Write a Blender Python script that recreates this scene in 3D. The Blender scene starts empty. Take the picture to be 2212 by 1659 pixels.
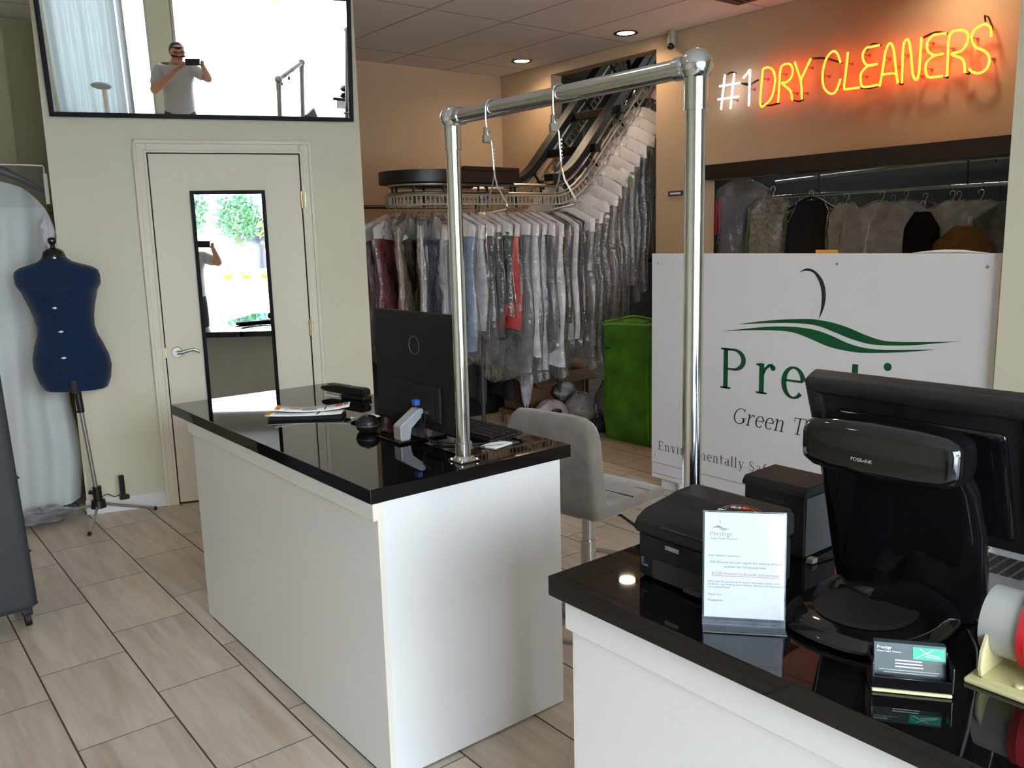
import bpy, bmesh, math, random
from mathutils import Vector, Matrix
random.seed(7)
PI = math.pi
scene = bpy.context.scene
COL = scene.collection

# ------------------------------------------------------------------ materials
def mat(name, col, rough=0.5, metal=0.0, spec=0.5, coat=0.0, var=None, bump=None, emis=None, trans=0.0, sheen=0.0):
    m = bpy.data.materials.new(name); m.use_nodes = True
    nt = m.node_tree; b = nt.nodes['Principled BSDF']
    b.inputs['Base Color'].default_value = (*col, 1)
    b.inputs['Roughness'].default_value = rough
    b.inputs['Metallic'].default_value = metal
    b.inputs['Specular IOR Level'].default_value = spec
    b.inputs['Coat Weight'].default_value = coat
    b.inputs['Coat Roughness'].default_value = 0.08
    b.inputs['Transmission Weight'].default_value = trans
    if sheen:
        b.inputs['Sheen Weight'].default_value = sheen
    if emis:
        b.inputs['Emission Color'].default_value = (*emis[0], 1)
        b.inputs['Emission Strength'].default_value = emis[1]
    tc = None
    if var or bump:
        tc = nt.nodes.new('ShaderNodeTexCoord')
    if var:                                   # (scale, amount) gentle mottling of the colour
        n = nt.nodes.new('ShaderNodeTexNoise'); n.inputs['Scale'].default_value = var[0]
        n.inputs['Detail'].default_value = 4
        if len(var) > 2:
            mp = nt.nodes.new('ShaderNodeMapping'); mp.inputs['Scale'].default_value = var[2]
            nt.links.new(tc.outputs['Object'], mp.inputs['Vector']); nt.links.new(mp.outputs[0], n.inputs['Vector'])
        else:
            nt.links.new(tc.outputs['Object'], n.inputs['Vector'])
        mr = nt.nodes.new('ShaderNodeMapRange')
        mr.inputs['From Min'].default_value = 0.3; mr.inputs['From Max'].default_value = 0.7
        mr.inputs['To Min'].default_value = 1 - var[1]; mr.inputs['To Max'].default_value = 1 + var[1]
        nt.links.new(n.outputs['Fac'], mr.inputs['Value'])
        mx = nt.nodes.new('ShaderNodeMix'); mx.data_type = 'RGBA'; mx.blend_type = 'MULTIPLY'
        mx.inputs['Factor'].default_value = 1
        mx.inputs['A'].default_value = (*col, 1)
        cc = nt.nodes.new('ShaderNodeCombineColor')
        for k in range(3):
            nt.links.new(mr.outputs[0], cc.inputs[k])
        nt.links.new(cc.outputs[0], mx.inputs['B'])
        nt.links.new(mx.outputs['Result'], b.inputs['Base Color'])
    if bump:                                  # (scale, strength)
        n = nt.nodes.new('ShaderNodeTexNoise'); n.inputs['Scale'].default_value = bump[0]
        n.inputs['Detail'].default_value = 3
        nt.links.new(tc.outputs['Object'], n.inputs['Vector'])
        bp = nt.nodes.new('ShaderNodeBump'); bp.inputs['Strength'].default_value = bump[1]
        bp.inputs['Distance'].default_value = 0.01
        nt.links.new(n.outputs['Fac'], bp.inputs['Height'])
        nt.links.new(bp.outputs[0], b.inputs['Normal'])
    return m

def emat(name, col, s):
    m = bpy.data.materials.new(name); m.use_nodes = True
    nt = m.node_tree; nt.nodes.clear()
    e = nt.nodes.new('ShaderNodeEmission'); o = nt.nodes.new('ShaderNodeOutputMaterial')
    e.inputs['Color'].default_value = (*col, 1); e.inputs['Strength'].default_value = s
    nt.links.new(e.outputs[0], o.inputs[0]); return m

def film(name, tint, clear, rough=0.12, milky=(0.75, 0.75, 0.77), scale=14, bstr=0.9, gloss=1.6):
    """thin clear plastic: mostly see-through, a little milky, crinkled gloss"""
    m = bpy.data.materials.new(name); m.use_nodes = True
    nt = m.node_tree; nt.nodes.clear(); N = nt.nodes.new; L = nt.links.new
    out = N('ShaderNodeOutputMaterial'); tr = N('ShaderNodeBsdfTransparent'); tr.inputs[0].default_value = (*tint, 1)
    df = N('ShaderNodeBsdfDiffuse'); df.inputs[0].default_value = (*milky, 1)
    gl = N('ShaderNodeBsdfGlossy'); gl.inputs['Roughness'].default_value = rough
    gl.inputs[0].default_value = (1, 1, 1, 1)
    tc = N('ShaderNodeTexCoord'); no = N('ShaderNodeTexNoise'); no.inputs['Scale'].default_value = scale
    no.inputs['Detail'].default_value = 5
    bp = N('ShaderNodeBump'); bp.inputs['Strength'].default_value = bstr; bp.inputs['Distance'].default_value = 0.03
    L(tc.outputs['Object'], no.inputs['Vector']); L(no.outputs['Fac'], bp.inputs['Height'])
    L(bp.outputs[0], gl.inputs['Normal'])
    m1 = N('ShaderNodeMixShader'); m1.inputs[0].default_value = 1 - clear
    L(tr.outputs[0], m1.inputs[1]); L(df.outputs[0], m1.inputs[2])
    fr = N('ShaderNodeFresnel'); fr.inputs['IOR'].default_value = 1.5; L(bp.outputs[0], fr.inputs['Normal'])
    ad = N('ShaderNodeMath'); ad.operation = 'MULTIPLY'; ad.inputs[1].default_value = gloss; ad.use_clamp = True
    L(fr.outputs[0], ad.inputs[0])
    m2 = N('ShaderNodeMixShader'); L(ad.outputs[0], m2.inputs[0]); L(m1.outputs[0], m2.inputs[1]); L(gl.outputs[0], m2.inputs[2])
    L(m2.outputs[0], out.inputs[0]); return m

def pane_mat(name, tint=(0.97, 0.99, 0.98)):
    m = bpy.data.materials.new(name); m.use_nodes = True
    nt = m.node_tree; nt.nodes.clear(); N = nt.nodes.new; L = nt.links.new
    out = N('ShaderNodeOutputMaterial'); tr = N('ShaderNodeBsdfTransparent'); tr.inputs[0].default_value = (*tint, 1)
    gl = N('ShaderNodeBsdfGlossy'); gl.inputs['Roughness'].default_value = 0.02
    fr = N('ShaderNodeFresnel'); fr.inputs['IOR'].default_value = 1.45
    mx = N('ShaderNodeMixShader'); L(fr.outputs[0], mx.inputs[0]); L(tr.outputs[0], mx.inputs[1]); L(gl.outputs[0], mx.inputs[2])
    L(mx.outputs[0], out.inputs[0]); return m

def floor_mat():
    m = bpy.data.materials.new('floor_tile'); m.use_nodes = True
    nt = m.node_tree; b = nt.nodes['Principled BSDF']; N = nt.nodes.new; L = nt.links.new
    tc = N('ShaderNodeTexCoord'); sp = N('ShaderNodeSeparateXYZ'); L(tc.outputs['Object'], sp.inputs[0])
    def M(op, a, c=None, d=None):
        n = N('ShaderNodeMath'); n.operation = op
        for i, v in enumerate((a, c, d)):
            if v is None: continue
            if isinstance(v, (int, float)): n.inputs[i].default_value = v
            else: L(v, n.inputs[i])
        return n.outputs[0]
    TW, TL = 0.3057, 0.615
    u = M('DIVIDE', M('SUBTRACT', sp.outputs['X'], 0.436), TW)
    ui = M('FLOOR', u)
    v = M('DIVIDE', M('SUBTRACT', M('SUBTRACT', sp.outputs['Y'], 3.416), M('MULTIPLY', ui, 0.203)), TL)
    vi = M('FLOOR', v)
    def edge(fr, size, w):
        f = M('FRACT', fr); a = M('MULTIPLY', M('MINIMUM', f, M('SUBTRACT', 1.0, f)), size)
        return M('LESS_THAN', a, w)
    g = M('MAXIMUM', edge(u, TW, 0.0030), edge(v, TL, 0.0020))
    cid = N('ShaderNodeCombineXYZ'); L(ui, cid.inputs[0]); L(vi, cid.inputs[1])
    wn = N('ShaderNodeTexWhiteNoise'); wn.noise_dimensions = '2D'; L(cid.outputs[0], wn.inputs['Vector'])
    off = N('ShaderNodeVectorMath'); off.operation = 'MULTIPLY_ADD'
    L(wn.outputs['Color'], off.inputs[0]); off.inputs[1].default_value = (7, 9, 3); L(tc.outputs['Object'], off.inputs[2])
    mp = N('ShaderNodeMapping'); mp.inputs['Scale'].default_value = (22, 2.1, 1); mp.inputs['Rotation'].default_value = (0, 0, 0.12)
    L(off.outputs[0], mp.inputs['Vector'])
    no = N('ShaderNodeTexNoise'); no.inputs['Scale'].default_value = 1.0; no.inputs['Detail'].default_value = 5
    no.inputs['Roughness'].default_value = 0.55; no.inputs['Distortion'].default_value = 0.6
    L(mp.outputs[0], no.inputs['Vector'])
    cr = N('ShaderNodeValToRGB'); e = cr.color_ramp.elements
    e[0].position = 0.30; e[0].color = (0.42, 0.335, 0.255, 1)
    e[1].position = 0.62; e[1].color = (0.57, 0.49, 0.40, 1)
    L(no.outputs['Fac'], cr.inputs[0])
    hv = N('ShaderNodeHueSaturation'); L(cr.outputs[0], hv.inputs['Color'])
    mr = N('ShaderNodeMapRange'); mr.inputs['To Min'].default_value = 0.9; mr.inputs['To Max'].default_value = 1.08
    L(wn.outputs['Value'], mr.inputs['Value']); L(mr.outputs[0], hv.inputs['Value'])
    mx = N('ShaderNodeMix'); mx.data_type = 'RGBA'; L(g, mx.inputs['Factor']); L(hv.outputs[0], mx.inputs['A'])
    mx.inputs['B'].default_value = (0.05, 0.042, 0.035, 1)
    L(mx.outputs['Result'], b.inputs['Base Color'])
    rr = M('ADD', M('MULTIPLY', g, 0.45), 0.30); L(rr, b.inputs['Roughness'])
    b.inputs['Specular IOR Level'].default_value = 0.45
    bp = N('ShaderNodeBump'); bp.inputs['Strength'].default_value = 0.5; bp.inputs['Distance'].default_value = 0.002
    L(M('SUBTRACT', 1.0, g), bp.inputs['Height']); L(bp.outputs[0], b.inputs['Normal'])
    return m

def ceiling_mat():
    m = bpy.data.materials.new('ceiling_tile'); m.use_nodes = True
    nt = m.node_tree; b = nt.nodes['Principled BSDF']; N = nt.nodes.new; L = nt.links.new
    tc = N('ShaderNodeTexCoord'); sp = N('ShaderNodeSeparateXYZ'); L(tc.outputs['Object'], sp.inputs[0])
    def M(op, a, c=None):
        n = N('ShaderNodeMath'); n.operation = op
        for i, v in enumerate((a, c)):
            if v is None: continue
            if isinstance(v, (int, float)): n.inputs[i].default_value = v
            else: L(v, n.inputs[i])
        return n.outputs[0]
    def edge(axis, o, size, w):
        f = M('FRACT', M('DIVIDE', M('SUBTRACT', sp.outputs[axis], o), size))
        return M('LESS_THAN', M('MULTIPLY', M('MINIMUM', f, M('SUBTRACT', 1.0, f)), size), w)
    g = M('MAXIMUM', edge('X', 3.215, 0.608, 0.011), edge('Y', 4.77, 1.216, 0.009))
    no = N('ShaderNodeTexNoise'); no.inputs['Scale'].default_value = 160; L(tc.outputs['Object'], no.inputs['Vector'])
    cr = N('ShaderNodeValToRGB'); e = cr.color_ramp.elements
    e[0].color = (0.74, 0.70, 0.65, 1); e[1].color = (0.86, 0.82, 0.77, 1); L(no.outputs['Fac'], cr.inputs[0])
    mx = N('ShaderNodeMix'); mx.data_type = 'RGBA'; L(g, mx.inputs['Factor']); L(cr.outputs[0], mx.inputs['A'])
    mx.inputs['B'].default_value = (0.50, 0.45, 0.40, 1); L(mx.outputs['Result'], b.inputs['Base Color'])
    bp = N('ShaderNodeBump'); bp.inputs['Strength'].default_value = 0.8; bp.inputs['Distance'].default_value = 0.006
    L(g, bp.inputs['Height']); L(bp.outputs[0], b.inputs['Normal'])
    b.inputs['Roughness'].default_value = 0.9; b.inputs['Specular IOR Level'].default_value = 0.1
    return m

M_ = {}
def defm():
    A = M_
    A['floor'] = floor_mat(); A['ceil'] = ceiling_mat()
    A['cream'] = mat('cream_paint', (0.70, 0.66, 0.52), 0.75, spec=0.25, bump=(300, 0.05))
    A['trimcream'] = mat('cream_gloss_paint', (0.72, 0.67, 0.54), 0.45, spec=0.4)
    A['tan'] = mat('tan_paint', (0.47, 0.325, 0.20), 0.8, spec=0.2, bump=(300, 0.05))
    A['olive'] = mat('olive_paint', (0.30, 0.26, 0.155), 0.8, spec=0.2)
    A['white_base'] = mat('white_baseboard', (0.78, 0.78, 0.80), 0.5)
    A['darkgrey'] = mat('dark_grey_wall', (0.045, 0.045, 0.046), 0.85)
    A['greyceil'] = mat('back_ceiling', (0.42, 0.44, 0.43), 0.9)
    A['brownbeam'] = mat('dark_brown_beam', (0.014, 0.007, 0.005), 0.3)
    A['granite'] = mat('black_granite', (0.0035, 0.003, 0.003), 0.025, spec=0.42, var=(400, 0.5))
    A['laminate'] = mat('white_laminate', (0.75, 0.74, 0.73), 0.28, spec=0.5)
    A['laminate_edge'] = mat('cream_edge_band', (0.72, 0.68, 0.58), 0.4)
    A['kick'] = mat('dark_gap', (0.02, 0.02, 0.02), 0.8)
    A['chrome'] = mat('chrome', (0.66, 0.67, 0.68), 0.13, metal=1)
    A['chromedull'] = mat('dull_steel', (0.55, 0.55, 0.54), 0.28, metal=1)
    A['mirror'] = mat('mirror_glass', (0.93, 0.95, 0.94), 0.0, metal=1)
    A['blackframe'] = mat('black_frame', (0.006, 0.006, 0.008), 0.6, spec=0.1)
    A['blackplastic'] = mat('black_plastic', (0.008, 0.008, 0.009), 0.40, spec=0.3)
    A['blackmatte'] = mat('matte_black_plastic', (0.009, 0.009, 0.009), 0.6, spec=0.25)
    A['blackgloss'] = mat('glossy_black_plastic', (0.0035, 0.0035, 0.004), 0.07, spec=0.45, coat=0.15)
    A['greyplastic'] = mat('grey_plastic', (0.045, 0.045, 0.048), 0.5)
    A['silver'] = mat('silver_plastic', (0.62, 0.63, 0.66), 0.3, metal=0.6)
    A['paper'] = mat('white_paper', (0.90, 0.91, 0.92), 0.7)
    A['ink'] = mat('grey_ink', (0.12, 0.13, 0.14), 0.7)
    A['inkred'] = mat('red_ink', (0.55, 0.10, 0.12), 0.7)
    A['board'] = mat('white_sign_board', (0.72, 0.71, 0.725), 0.3, spec=0.5)
    A['green'] = mat('dark_green_vinyl', (0.0, 0.072, 0.022), 0.4)
    A['charcoal'] = mat('charcoal_vinyl', (0.018, 0.022, 0.022), 0.4)
    A['navy'] = mat('navy_jersey', (0.003, 0.013, 0.042), 0.9, spec=0.15, var=(60, 0.2), sheen=0.15)
    A['velvet'] = mat('taupe_velvet', (0.175, 0.145, 0.12), 0.85, spec=0.2, var=(9, 0.25), sheen=0.4)
    A['bagblack'] = mat('dark_grey_canvas', (0.022, 0.024, 0.027), 0.75, var=(200, 0.3))
    A['bagfabric'] = mat('white_bag_cloth', (0.62, 0.65, 0.66), 0.65, bump=(5, 0.2))
    A['greenbag'] = mat('green_woven_bag', (0.065, 0.24, 0.008), 0.6, var=(5, 0.4), bump=(8, 0.5))
    A['cardboard'] = mat('brown_cardboard', (0.15, 0.078, 0.042), 0.8)
    A['red'] = mat('red_plastic', (0.42, 0.010, 0.018), 0.4)
    A['yellow'] = mat('pale_yellow_metal', (0.55, 0.50, 0.26), 0.5)
    A['tapegrey'] = mat('grey_tape_roll', (0.36, 0.36, 0.335), 0.35)
    A['clearfront'] = pane_mat('clear_front_sheet', (0.97, 0.98, 0.99))
    A['acrylic'] = film('clear_acrylic', (0.86, 0.89, 0.92), 0.8, rough=0.03, milky=(0.5, 0.55, 0.62), scale=1, bstr=0)
    A['film'] = film('clear_garment_film', (0.95, 0.95, 0.96), 0.93, rough=0.07, milky=(0.6, 0.58, 0.58), scale=16, bstr=0.5, gloss=1.2)
    A['filmgrey'] = film('hazy_garment_film', (0.8, 0.8, 0.82), 0.62, milky=(0.4, 0.4, 0.42))
    A['film2'] = film('clear_film_wrinkled', (0.9, 0.9, 0.9), 0.75, scale=25)
    A['cape'] = mat('white_paper_cape', (0.74, 0.70, 0.69), 0.55, var=(6, 0.06), bump=(14, 0.35))
    A['glass'] = pane_mat('window_glass')
    A['neonred'] = emat('neon_red_orange', (1.0, 0.125, 0.010), 11.0)
    A['neonwhite'] = emat('neon_white', (0.86, 0.88, 1.0), 7.0)
    A['neonblack'] = mat('blacked_out_tube', (0.02, 0.006, 0.005), 0.3)
    A['cleartube'] = mat('unlit_tube', (0.35, 0.12, 0.10), 0.15)
    A['downlight'] = emat('downlight_lens', (1.0, 0.86, 0.66), 40)
    A['asphalt'] = mat('pale_concrete', (0.62, 0.60, 0.57), 0.9, var=(0.6, 0.15))
    A['stucco'] = mat('white_stucco', (0.8, 0.79, 0.76), 0.9)
    A['bluecanvas'] = mat('blue_canvas', (0.03, 0.20, 0.45), 0.8)
    A['foliage'] = mat('tree_foliage', (0.018, 0.075, 0.022), 0.8, var=(6, 0.5))
    A['foliage2'] = mat('yellow_green_foliage', (0.20, 0.30, 0.02), 0.8, var=(6, 0.5))
    A['bark'] = mat('bark', (0.08, 0.05, 0.03), 0.9)
    A['terracotta'] = mat('terracotta', (0.30, 0.11, 0.04), 0.8)
    A['orange'] = mat('orange_plastic', (0.65, 0.22, 0.01), 0.6)
    A['skin'] = mat('skin', (0.42, 0.20, 0.12), 0.55)
    A['shirt'] = mat('grey_polo_knit', (0.42, 0.43, 0.43), 0.9, var=(120, 0.12))
    A['trousers'] = mat('black_trousers', (0.010, 0.010, 0.012), 0.85)
    A['hair'] = mat('dark_brown_hair', (0.02, 0.012, 0.008), 0.6)
    A['brownclip'] = mat('brown_clip', (0.13, 0.11, 0.085), 0.5)
    A['bluegrey'] = mat('blue_grey_plastic', (0.07, 0.10, 0.18), 0.4)
    sm = bpy.data.materials.new('sheer_white_curtain'); sm.use_nodes = True; nt = sm.node_tree; nt.nodes.clear()
    o_ = nt.nodes.new('ShaderNodeOutputMaterial'); t_ = nt.nodes.new('ShaderNodeBsdfTranslucent'); f_ = nt.nodes.new('ShaderNodeBsdfDiffuse'); x_ = nt.nodes.new('ShaderNodeMixShader')
    t_.inputs[0].default_value = (0.30, 0.33, 0.32, 1); f_.inputs[0].default_value = (0.75, 0.77, 0.76, 1)
    nt.links.new(t_.outputs[0], x_.inputs[1]); nt.links.new(f_.outputs[0], x_.inputs[2]); nt.links.new(x_.outputs[0], o_.inputs[0]); A['sheer'] = sm
    A['pinkthread'] = mat('pink_thread', (0.65, 0.25, 0.30), 0.8)
    A['convblack'] = mat('conveyor_black', (0.0045, 0.004, 0.004), 0.45, spec=0.4)
    A['brass'] = mat('brass', (0.45, 0.33, 0.14), 0.35, metal=1)
    A['nickel'] = mat('satin_nickel', (0.36, 0.35, 0.33), 0.28, metal=1)
    A['brownpipe'] = mat('brown_pipe', (0.06, 0.03, 0.02), 0.25, metal=0.5)
    A['slot'] = mat('cream_slot_strip', (0.33, 0.29, 0.23), 0.5, metal=0.3)
    A['cardgreen'] = mat('green_card_print', (0.0, 0.30, 0.19), 0.4)
    A['carddark'] = mat('dark_green_card', (0.03, 0.048, 0.05), 0.4)
    A['white'] = mat('plain_white', (0.8, 0.8, 0.8), 0.5)
    A['greykey'] = mat('laptop_grey', (0.14, 0.14, 0.145), 0.4)
    A['blue'] = mat('blue_plastic', (0.02, 0.08, 0.35), 0.4)
    A['screen'] = mat('dark_screen', (0.01, 0.012, 0.02), 0.1)
    A['amber'] = mat('amber_card', (0.70, 0.32, 0.02), 0.6)
    A['vinyl'] = film('clear_vinyl', (0.93, 0.94, 0.93), 0.96, rough=0.4, gloss=0.15)
    A['tulle'] = film('white_tulle', (0.9, 0.9, 0.92), 0.35, milky=(0.8, 0.8, 0.84), rough=0.6)
defm()

# ------------------------------------------------------------------ geometry helper
class MB:
    def __init__(s): s.bm = bmesh.new()
    def add(s, verts, faces):
        vs = [s.bm.verts.new(v) for v in verts]
        for f in faces:
            try: s.bm.faces.new([vs[i] for i in f])
            except ValueError: pass
        return vs
    def box(s, lo, hi, bv=0.0, seg=2, M=None):
        t = bmesh.new()
        x0, y0, z0 = lo; x1, y1, z1 = hi
        v = [t.verts.new(p) for p in ((x0,y0,z0),(x1,y0,z0),(x1,y1,z0),(x0,y1,z0),(x0,y0,z1),(x1,y0,z1),(x1,y1,z1),(x0,y1,z1))]
        for f in ((3,2,1,0),(4,5,6,7),(0,1,5,4),(1,2,6,5),(2,3,7,6),(3,0,4,7)):
            t.faces.new([v[i] for i in f])
        if bv: bmesh.ops.bevel(t, geom=t.edges[:], offset=bv, segments=seg, affect='EDGES', profile=0.5)
        s.merge(t, M); return s
    def merge(s, t, M=None):
        t.verts.index_update()
        vs = [(M @ v.co if M is not None else v.co.copy()) for v in t.verts]
        s.add(vs, [[v.index for v in f.verts] for f in t.faces]); t.free()
    def cyl(s, p0, p1, r, r2=None, n=20, cap=True):
        p0 = Vector(p0); p1 = Vector(p1); r2 = r if r2 is None else r2
        d = (p1 - p0).normalized(); a = d.orthogonal().normalized(); b = d.cross(a)
        vs = []
        for p, rr in ((p0, r), (p1, r2)):
            for i in range(n):
                t = 2*PI*i/n; vs.append(p + a*math.cos(t)*rr + b*math.sin(t)*rr)
        fs = [(i, (i+1) % n, n+(i+1) % n, n+i) for i in range(n)]
        if cap: fs += [tuple(range(n-1, -1, -1)), tuple(range(n, 2*n))]
        s.add(vs, fs); return s
    def tube(s, pts, r, n=8, closed=False, cap=True):
        pts = [Vector(p) for p in pts]; m = len(pts); rings = []
        up = None
        for i, p in enumerate(pts):
            if closed: d = pts[(i+1) % m] - pts[i-1]
            else: d = pts[min(i+1, m-1)] - pts[max(i-1, 0)]
            if d.length < 1e-9: d = Vector((0, 0, 1))
            d.normalize()
            if up is None: up = d.orthogonal().normalized()
            up = up - d*up.dot(d)
            if up.length < 1e-6: up = d.orthogonal()
            up.normalize(); b = d.cross(up)
            rr = r[i] if isinstance(r, (list, tuple)) else r
            rings.append([p + up*math.cos(2*PI*k/n)*rr + b*math.sin(2*PI*k/n)*rr for k in range(n)])
        s.loft(rings, cap=cap and not closed, loop=closed); return s
    def loft(s, rings, cap=True, loop=False):
        n = len(rings[0]); vs = [p for r in rings for p in r]; m = len(rings); fs = []
        for i in range(m if loop else m-1):
            j = (i+1) % m
            for k in range(n):
                fs.append((i*n+k, i*n+(k+1) % n, j*n+(k+1) % n, j*n+k))
        if cap: fs += [tuple(range(n-1, -1, -1)), tuple(range((m-1)*n, m*n))]
        s.add(vs, fs); return s
    def sph(s, c, r, n=20, m=12):
        c = Vector(c); r = (r, r, r) if isinstance(r, (int, float)) else r
        rings = []
        for i in range(1, m):
            a = PI*i/m
            rings.append([c + Vector((r[0]*math.sin(a)*math.cos(2*PI*k/n), r[1]*math.sin(a)*math.sin(2*PI*k/n), -r[2]*math.cos(a))) for k in range(n)])
        s.loft(rings, cap=True); return s
    def lathe(s, prof, c=(0,0,0), M=None, n=28):
        c = Vector(c); rings = []
        for r, z in prof:
            ring = [Vector((r*math.cos(2*PI*k/n), r*math.sin(2*PI*k/n), z)) for k in range(n)]
            rings.append([(M @ v if M is not None else v) + c for v in ring])
        s.loft(rings, cap=True); return s
    def prism(s, poly, f, w0, w1):
        n = len(poly); vs = [f(u, v, w0) for u, v in poly] + [f(u, v, w1) for u, v in poly]
        fs = [(i, (i+1) % n, n+(i+1) % n, n+i) for i in range(n)] + [tuple(range(n-1, -1, -1)), tuple(range(n, 2*n))]
        s.add(vs, fs); return s
    def poly(s, pts): s.add(pts, [tuple(range(len(pts)))]); return s
    def grid(s, f, nu, nv):
        vs = [f(i/nu, j/nv) for j in range(nv+1) for i in range(nu+1)]
        s.add(vs, [(j*(nu+1)+i, j*(nu+1)+i+1, (j+1)*(nu+1)+i+1, (j+1)*(nu+1)+i) for j in range(nv) for i in range(nu)]); return s

def wmat(o):
    M = Matrix.LocRotScale(o.location, o.rotation_euler, None)
    return (wmat(o.parent) @ M) if o.parent else M

def obj(name, mb, m, parent=None, smooth=True, local=False, angle=35, sub=0, solid=0.0, fix=True):
    bm = mb.bm
    if parent is not None and not local:
        bmesh.ops.transform(bm, matrix=wmat(parent).inverted(), verts=bm.verts)
    if fix: bmesh.ops.recalc_face_normals(bm, faces=bm.faces)
    me = bpy.data.meshes.new(name); bm.to_mesh(me); bm.free()
    me.materials.append(M_[m] if isinstance(m, str) else m)
    if smooth:
        me.polygons.foreach_set('use_smooth', [True]*len(me.polygons))
        me.set_sharp_from_angle(angle=math.radians(angle))
    o = bpy.data.objects.new(name, me); COL.objects.link(o)
    if parent is not None: o.parent = parent
    if smooth and not solid and not sub:
        md = o.modifiers.new('weighted', 'WEIGHTED_NORMAL'); md.keep_sharp = True; md.weight = 60
    if solid:
        md = o.modifiers.new('solid', 'SOLIDIFY'); md.thickness = solid; md.offset = 0
    if sub:
        md = o.modifiers.new('sub', 'SUBSURF'); md.levels = sub; md.render_levels = sub
    return o

def tag(o, label, cat, group=None):
    o['label'] = label; o['category'] = cat
    if group: o['group'] = group
    return o
def thing(name, label, cat, loc=(0, 0, 0), rotz=0.0, group=None, rot=None):
    o = bpy.data.objects.new(name, None); COL.objects.link(o)
    o.empty_display_size = 0.1
    o.location = loc; o.rotation_euler = rot if rot else (0, 0, rotz)
    return tag(o, label, cat, group)
def struct(name, mb, m, **k):
    o = obj(name, mb, m, **k); o['kind'] = 'structure'; return o
def lab(o, label): o['label'] = label; return o

def words(txt, m, parent, P, ux, vy, size, name='lettering', align='LEFT', ext=0.0, shear=0.0, world=True):
    """a line of plain sans lettering lying in the plane through P spanned by ux (reading direction) and vy (up)"""
    cu = bpy.data.curves.new(name, 'FONT'); cu.body = txt; cu.size = size; cu.align_x = align; cu.extrude = ext; cu.shear = shear
    cu.resolution_u = 2
    cu.materials.append(M_[m])
    tmp = bpy.data.objects.new('tmp_text', cu); COL.objects.link(tmp)
    bpy.context.view_layer.update()
    me = bpy.data.meshes.new_from_object(tmp.evaluated_get(bpy.context.evaluated_depsgraph_get())); me.name = name
    bpy.data.objects.remove(tmp); bpy.data.curves.remove(cu)
    o = bpy.data.objects.new(name, me); COL.objects.link(o)
    ux = Vector(ux).normalized(); vy = Vector(vy); vy = (vy - ux*vy.dot(ux)).normalized(); n = ux.cross(vy)
    W = Matrix(((ux.x, vy.x, n.x, P[0]), (ux.y, vy.y, n.y, P[1]), (ux.z, vy.z, n.z, P[2]), (0, 0, 0, 1)))
    if parent is not None:
        o.parent = parent; W = wmat(parent).inverted() @ W
    o.matrix_local = W
    return o

# ------------------------------------------------------------------ camera
CAM_H = 1.57
yaw, pitch, roll = math.radians(51.509), math.radians(9.8327), math.radians(1.4718)
fw = Vector((math.cos(yaw)*math.cos(pitch), math.sin(yaw)*math.cos(pitch), -math.sin(pitch)))
rt = Vector((math.sin(yaw), -math.cos(yaw), 0)); dn = fw.cross(rt)
r2 = rt*math.cos(roll) + dn*math.sin(roll); d2 = -rt*math.sin(roll) + dn*math.cos(roll)
cd = bpy.data.cameras.new('camera'); cam = bpy.data.objects.new('camera', cd); COL.objects.link(cam)
cd.sensor_fit = 'HORIZONTAL'; cd.sensor_width = 36.0; cd.lens = 1843.05/2212*36.0
cd.clip_start = 0.03; cd.clip_end = 200
u2 = -d2; b2 = -fw
cam.matrix_world = Matrix(((r2.x, u2.x, b2.x, 0), (r2.y, u2.y, b2.y, 0), (r2.z, u2.z, b2.z, CAM_H), (0, 0, 0, 1)))
scene.camera = cam
# ------------------------------------------------------------------ room shell
T = Vector((0.943, -0.333, 0)).normalized(); D = Vector((-T.y, T.x, 0)); K = 5.45
def W(s, w, z):                     # door wall frame: s along the wall, w out of the wall into the room
    p = T*s + D*(K - w); return Vector((p.x, p.y, z))
MW = Matrix(((T.x, -D.x, 0, D.x*K), (T.y, -D.y, 0, D.y*K), (0, 0, 1, 0), (0, 0, 0, 1)))   # (s, w, z) -> world

b = MB().box((-3.1, -2.62, -0.12), (9.6, 7.7, 0)); struct('floor', b, 'floor', smooth=False)
b = MB().box((-3.05, -2.55, 3.0), (5.05, 6.45, 3.08)); struct('ceiling', b, 'ceil', smooth=False)
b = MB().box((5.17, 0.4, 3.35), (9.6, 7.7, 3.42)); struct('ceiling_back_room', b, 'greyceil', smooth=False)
b = MB().box((-3.3, -3.0, 3.45), (9.8, 7.9, 3.7)); struct('roof', b, 'darkgrey', smooth=False)
b = MB().box((1.3, 6.4, 0), (5.05, 6.5, 3.45)); struct('wall_back', b, 'tan', smooth=False)
b = MB().box((-3.1, 6.4, 0), (1.3, 6.5, 3.45)); struct('wall_alcove', b, 'olive', smooth=False)
b = MB().box((0.88, 6.3, 0), (1.052, 6.4, 3.0)); struct('trim_alcove', b, 'olive', smooth=False)
b = MB().box((-3.1, -2.5, 0), (-3.0, 6.4, 3.45)); struct('wall_left', b, 'cream', smooth=False)
b = MB(); X0, X1 = 5.05, 5.17
b.box((X0, 5.71, 0), (X1, 6.5, 3.45)); b.box((X0, 4.52, 2.915), (X1, 5.71, 3.45)); b.box((X0, 4.06, 0), (X1, 4.52, 3.45))
b.box((X0, 1.3, 2.035), (X1, 4.06, 3.45)); b.box((X0, -2.5, 0), (X1, 1.3, 3.45))
struct('wall_service', b, 'tan', smooth=False)
b = MB().box((5.03, 1.3, 1.932), (5.19, 4.085, 2.036), 0.004); struct('trim_pass_through', b, 'brownbeam')
b = MB().box((3.835, -2.5, 0), (5.05, 1.522, 3.0)); struct('wall_right', b, 'cream', smooth=False)
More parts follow.
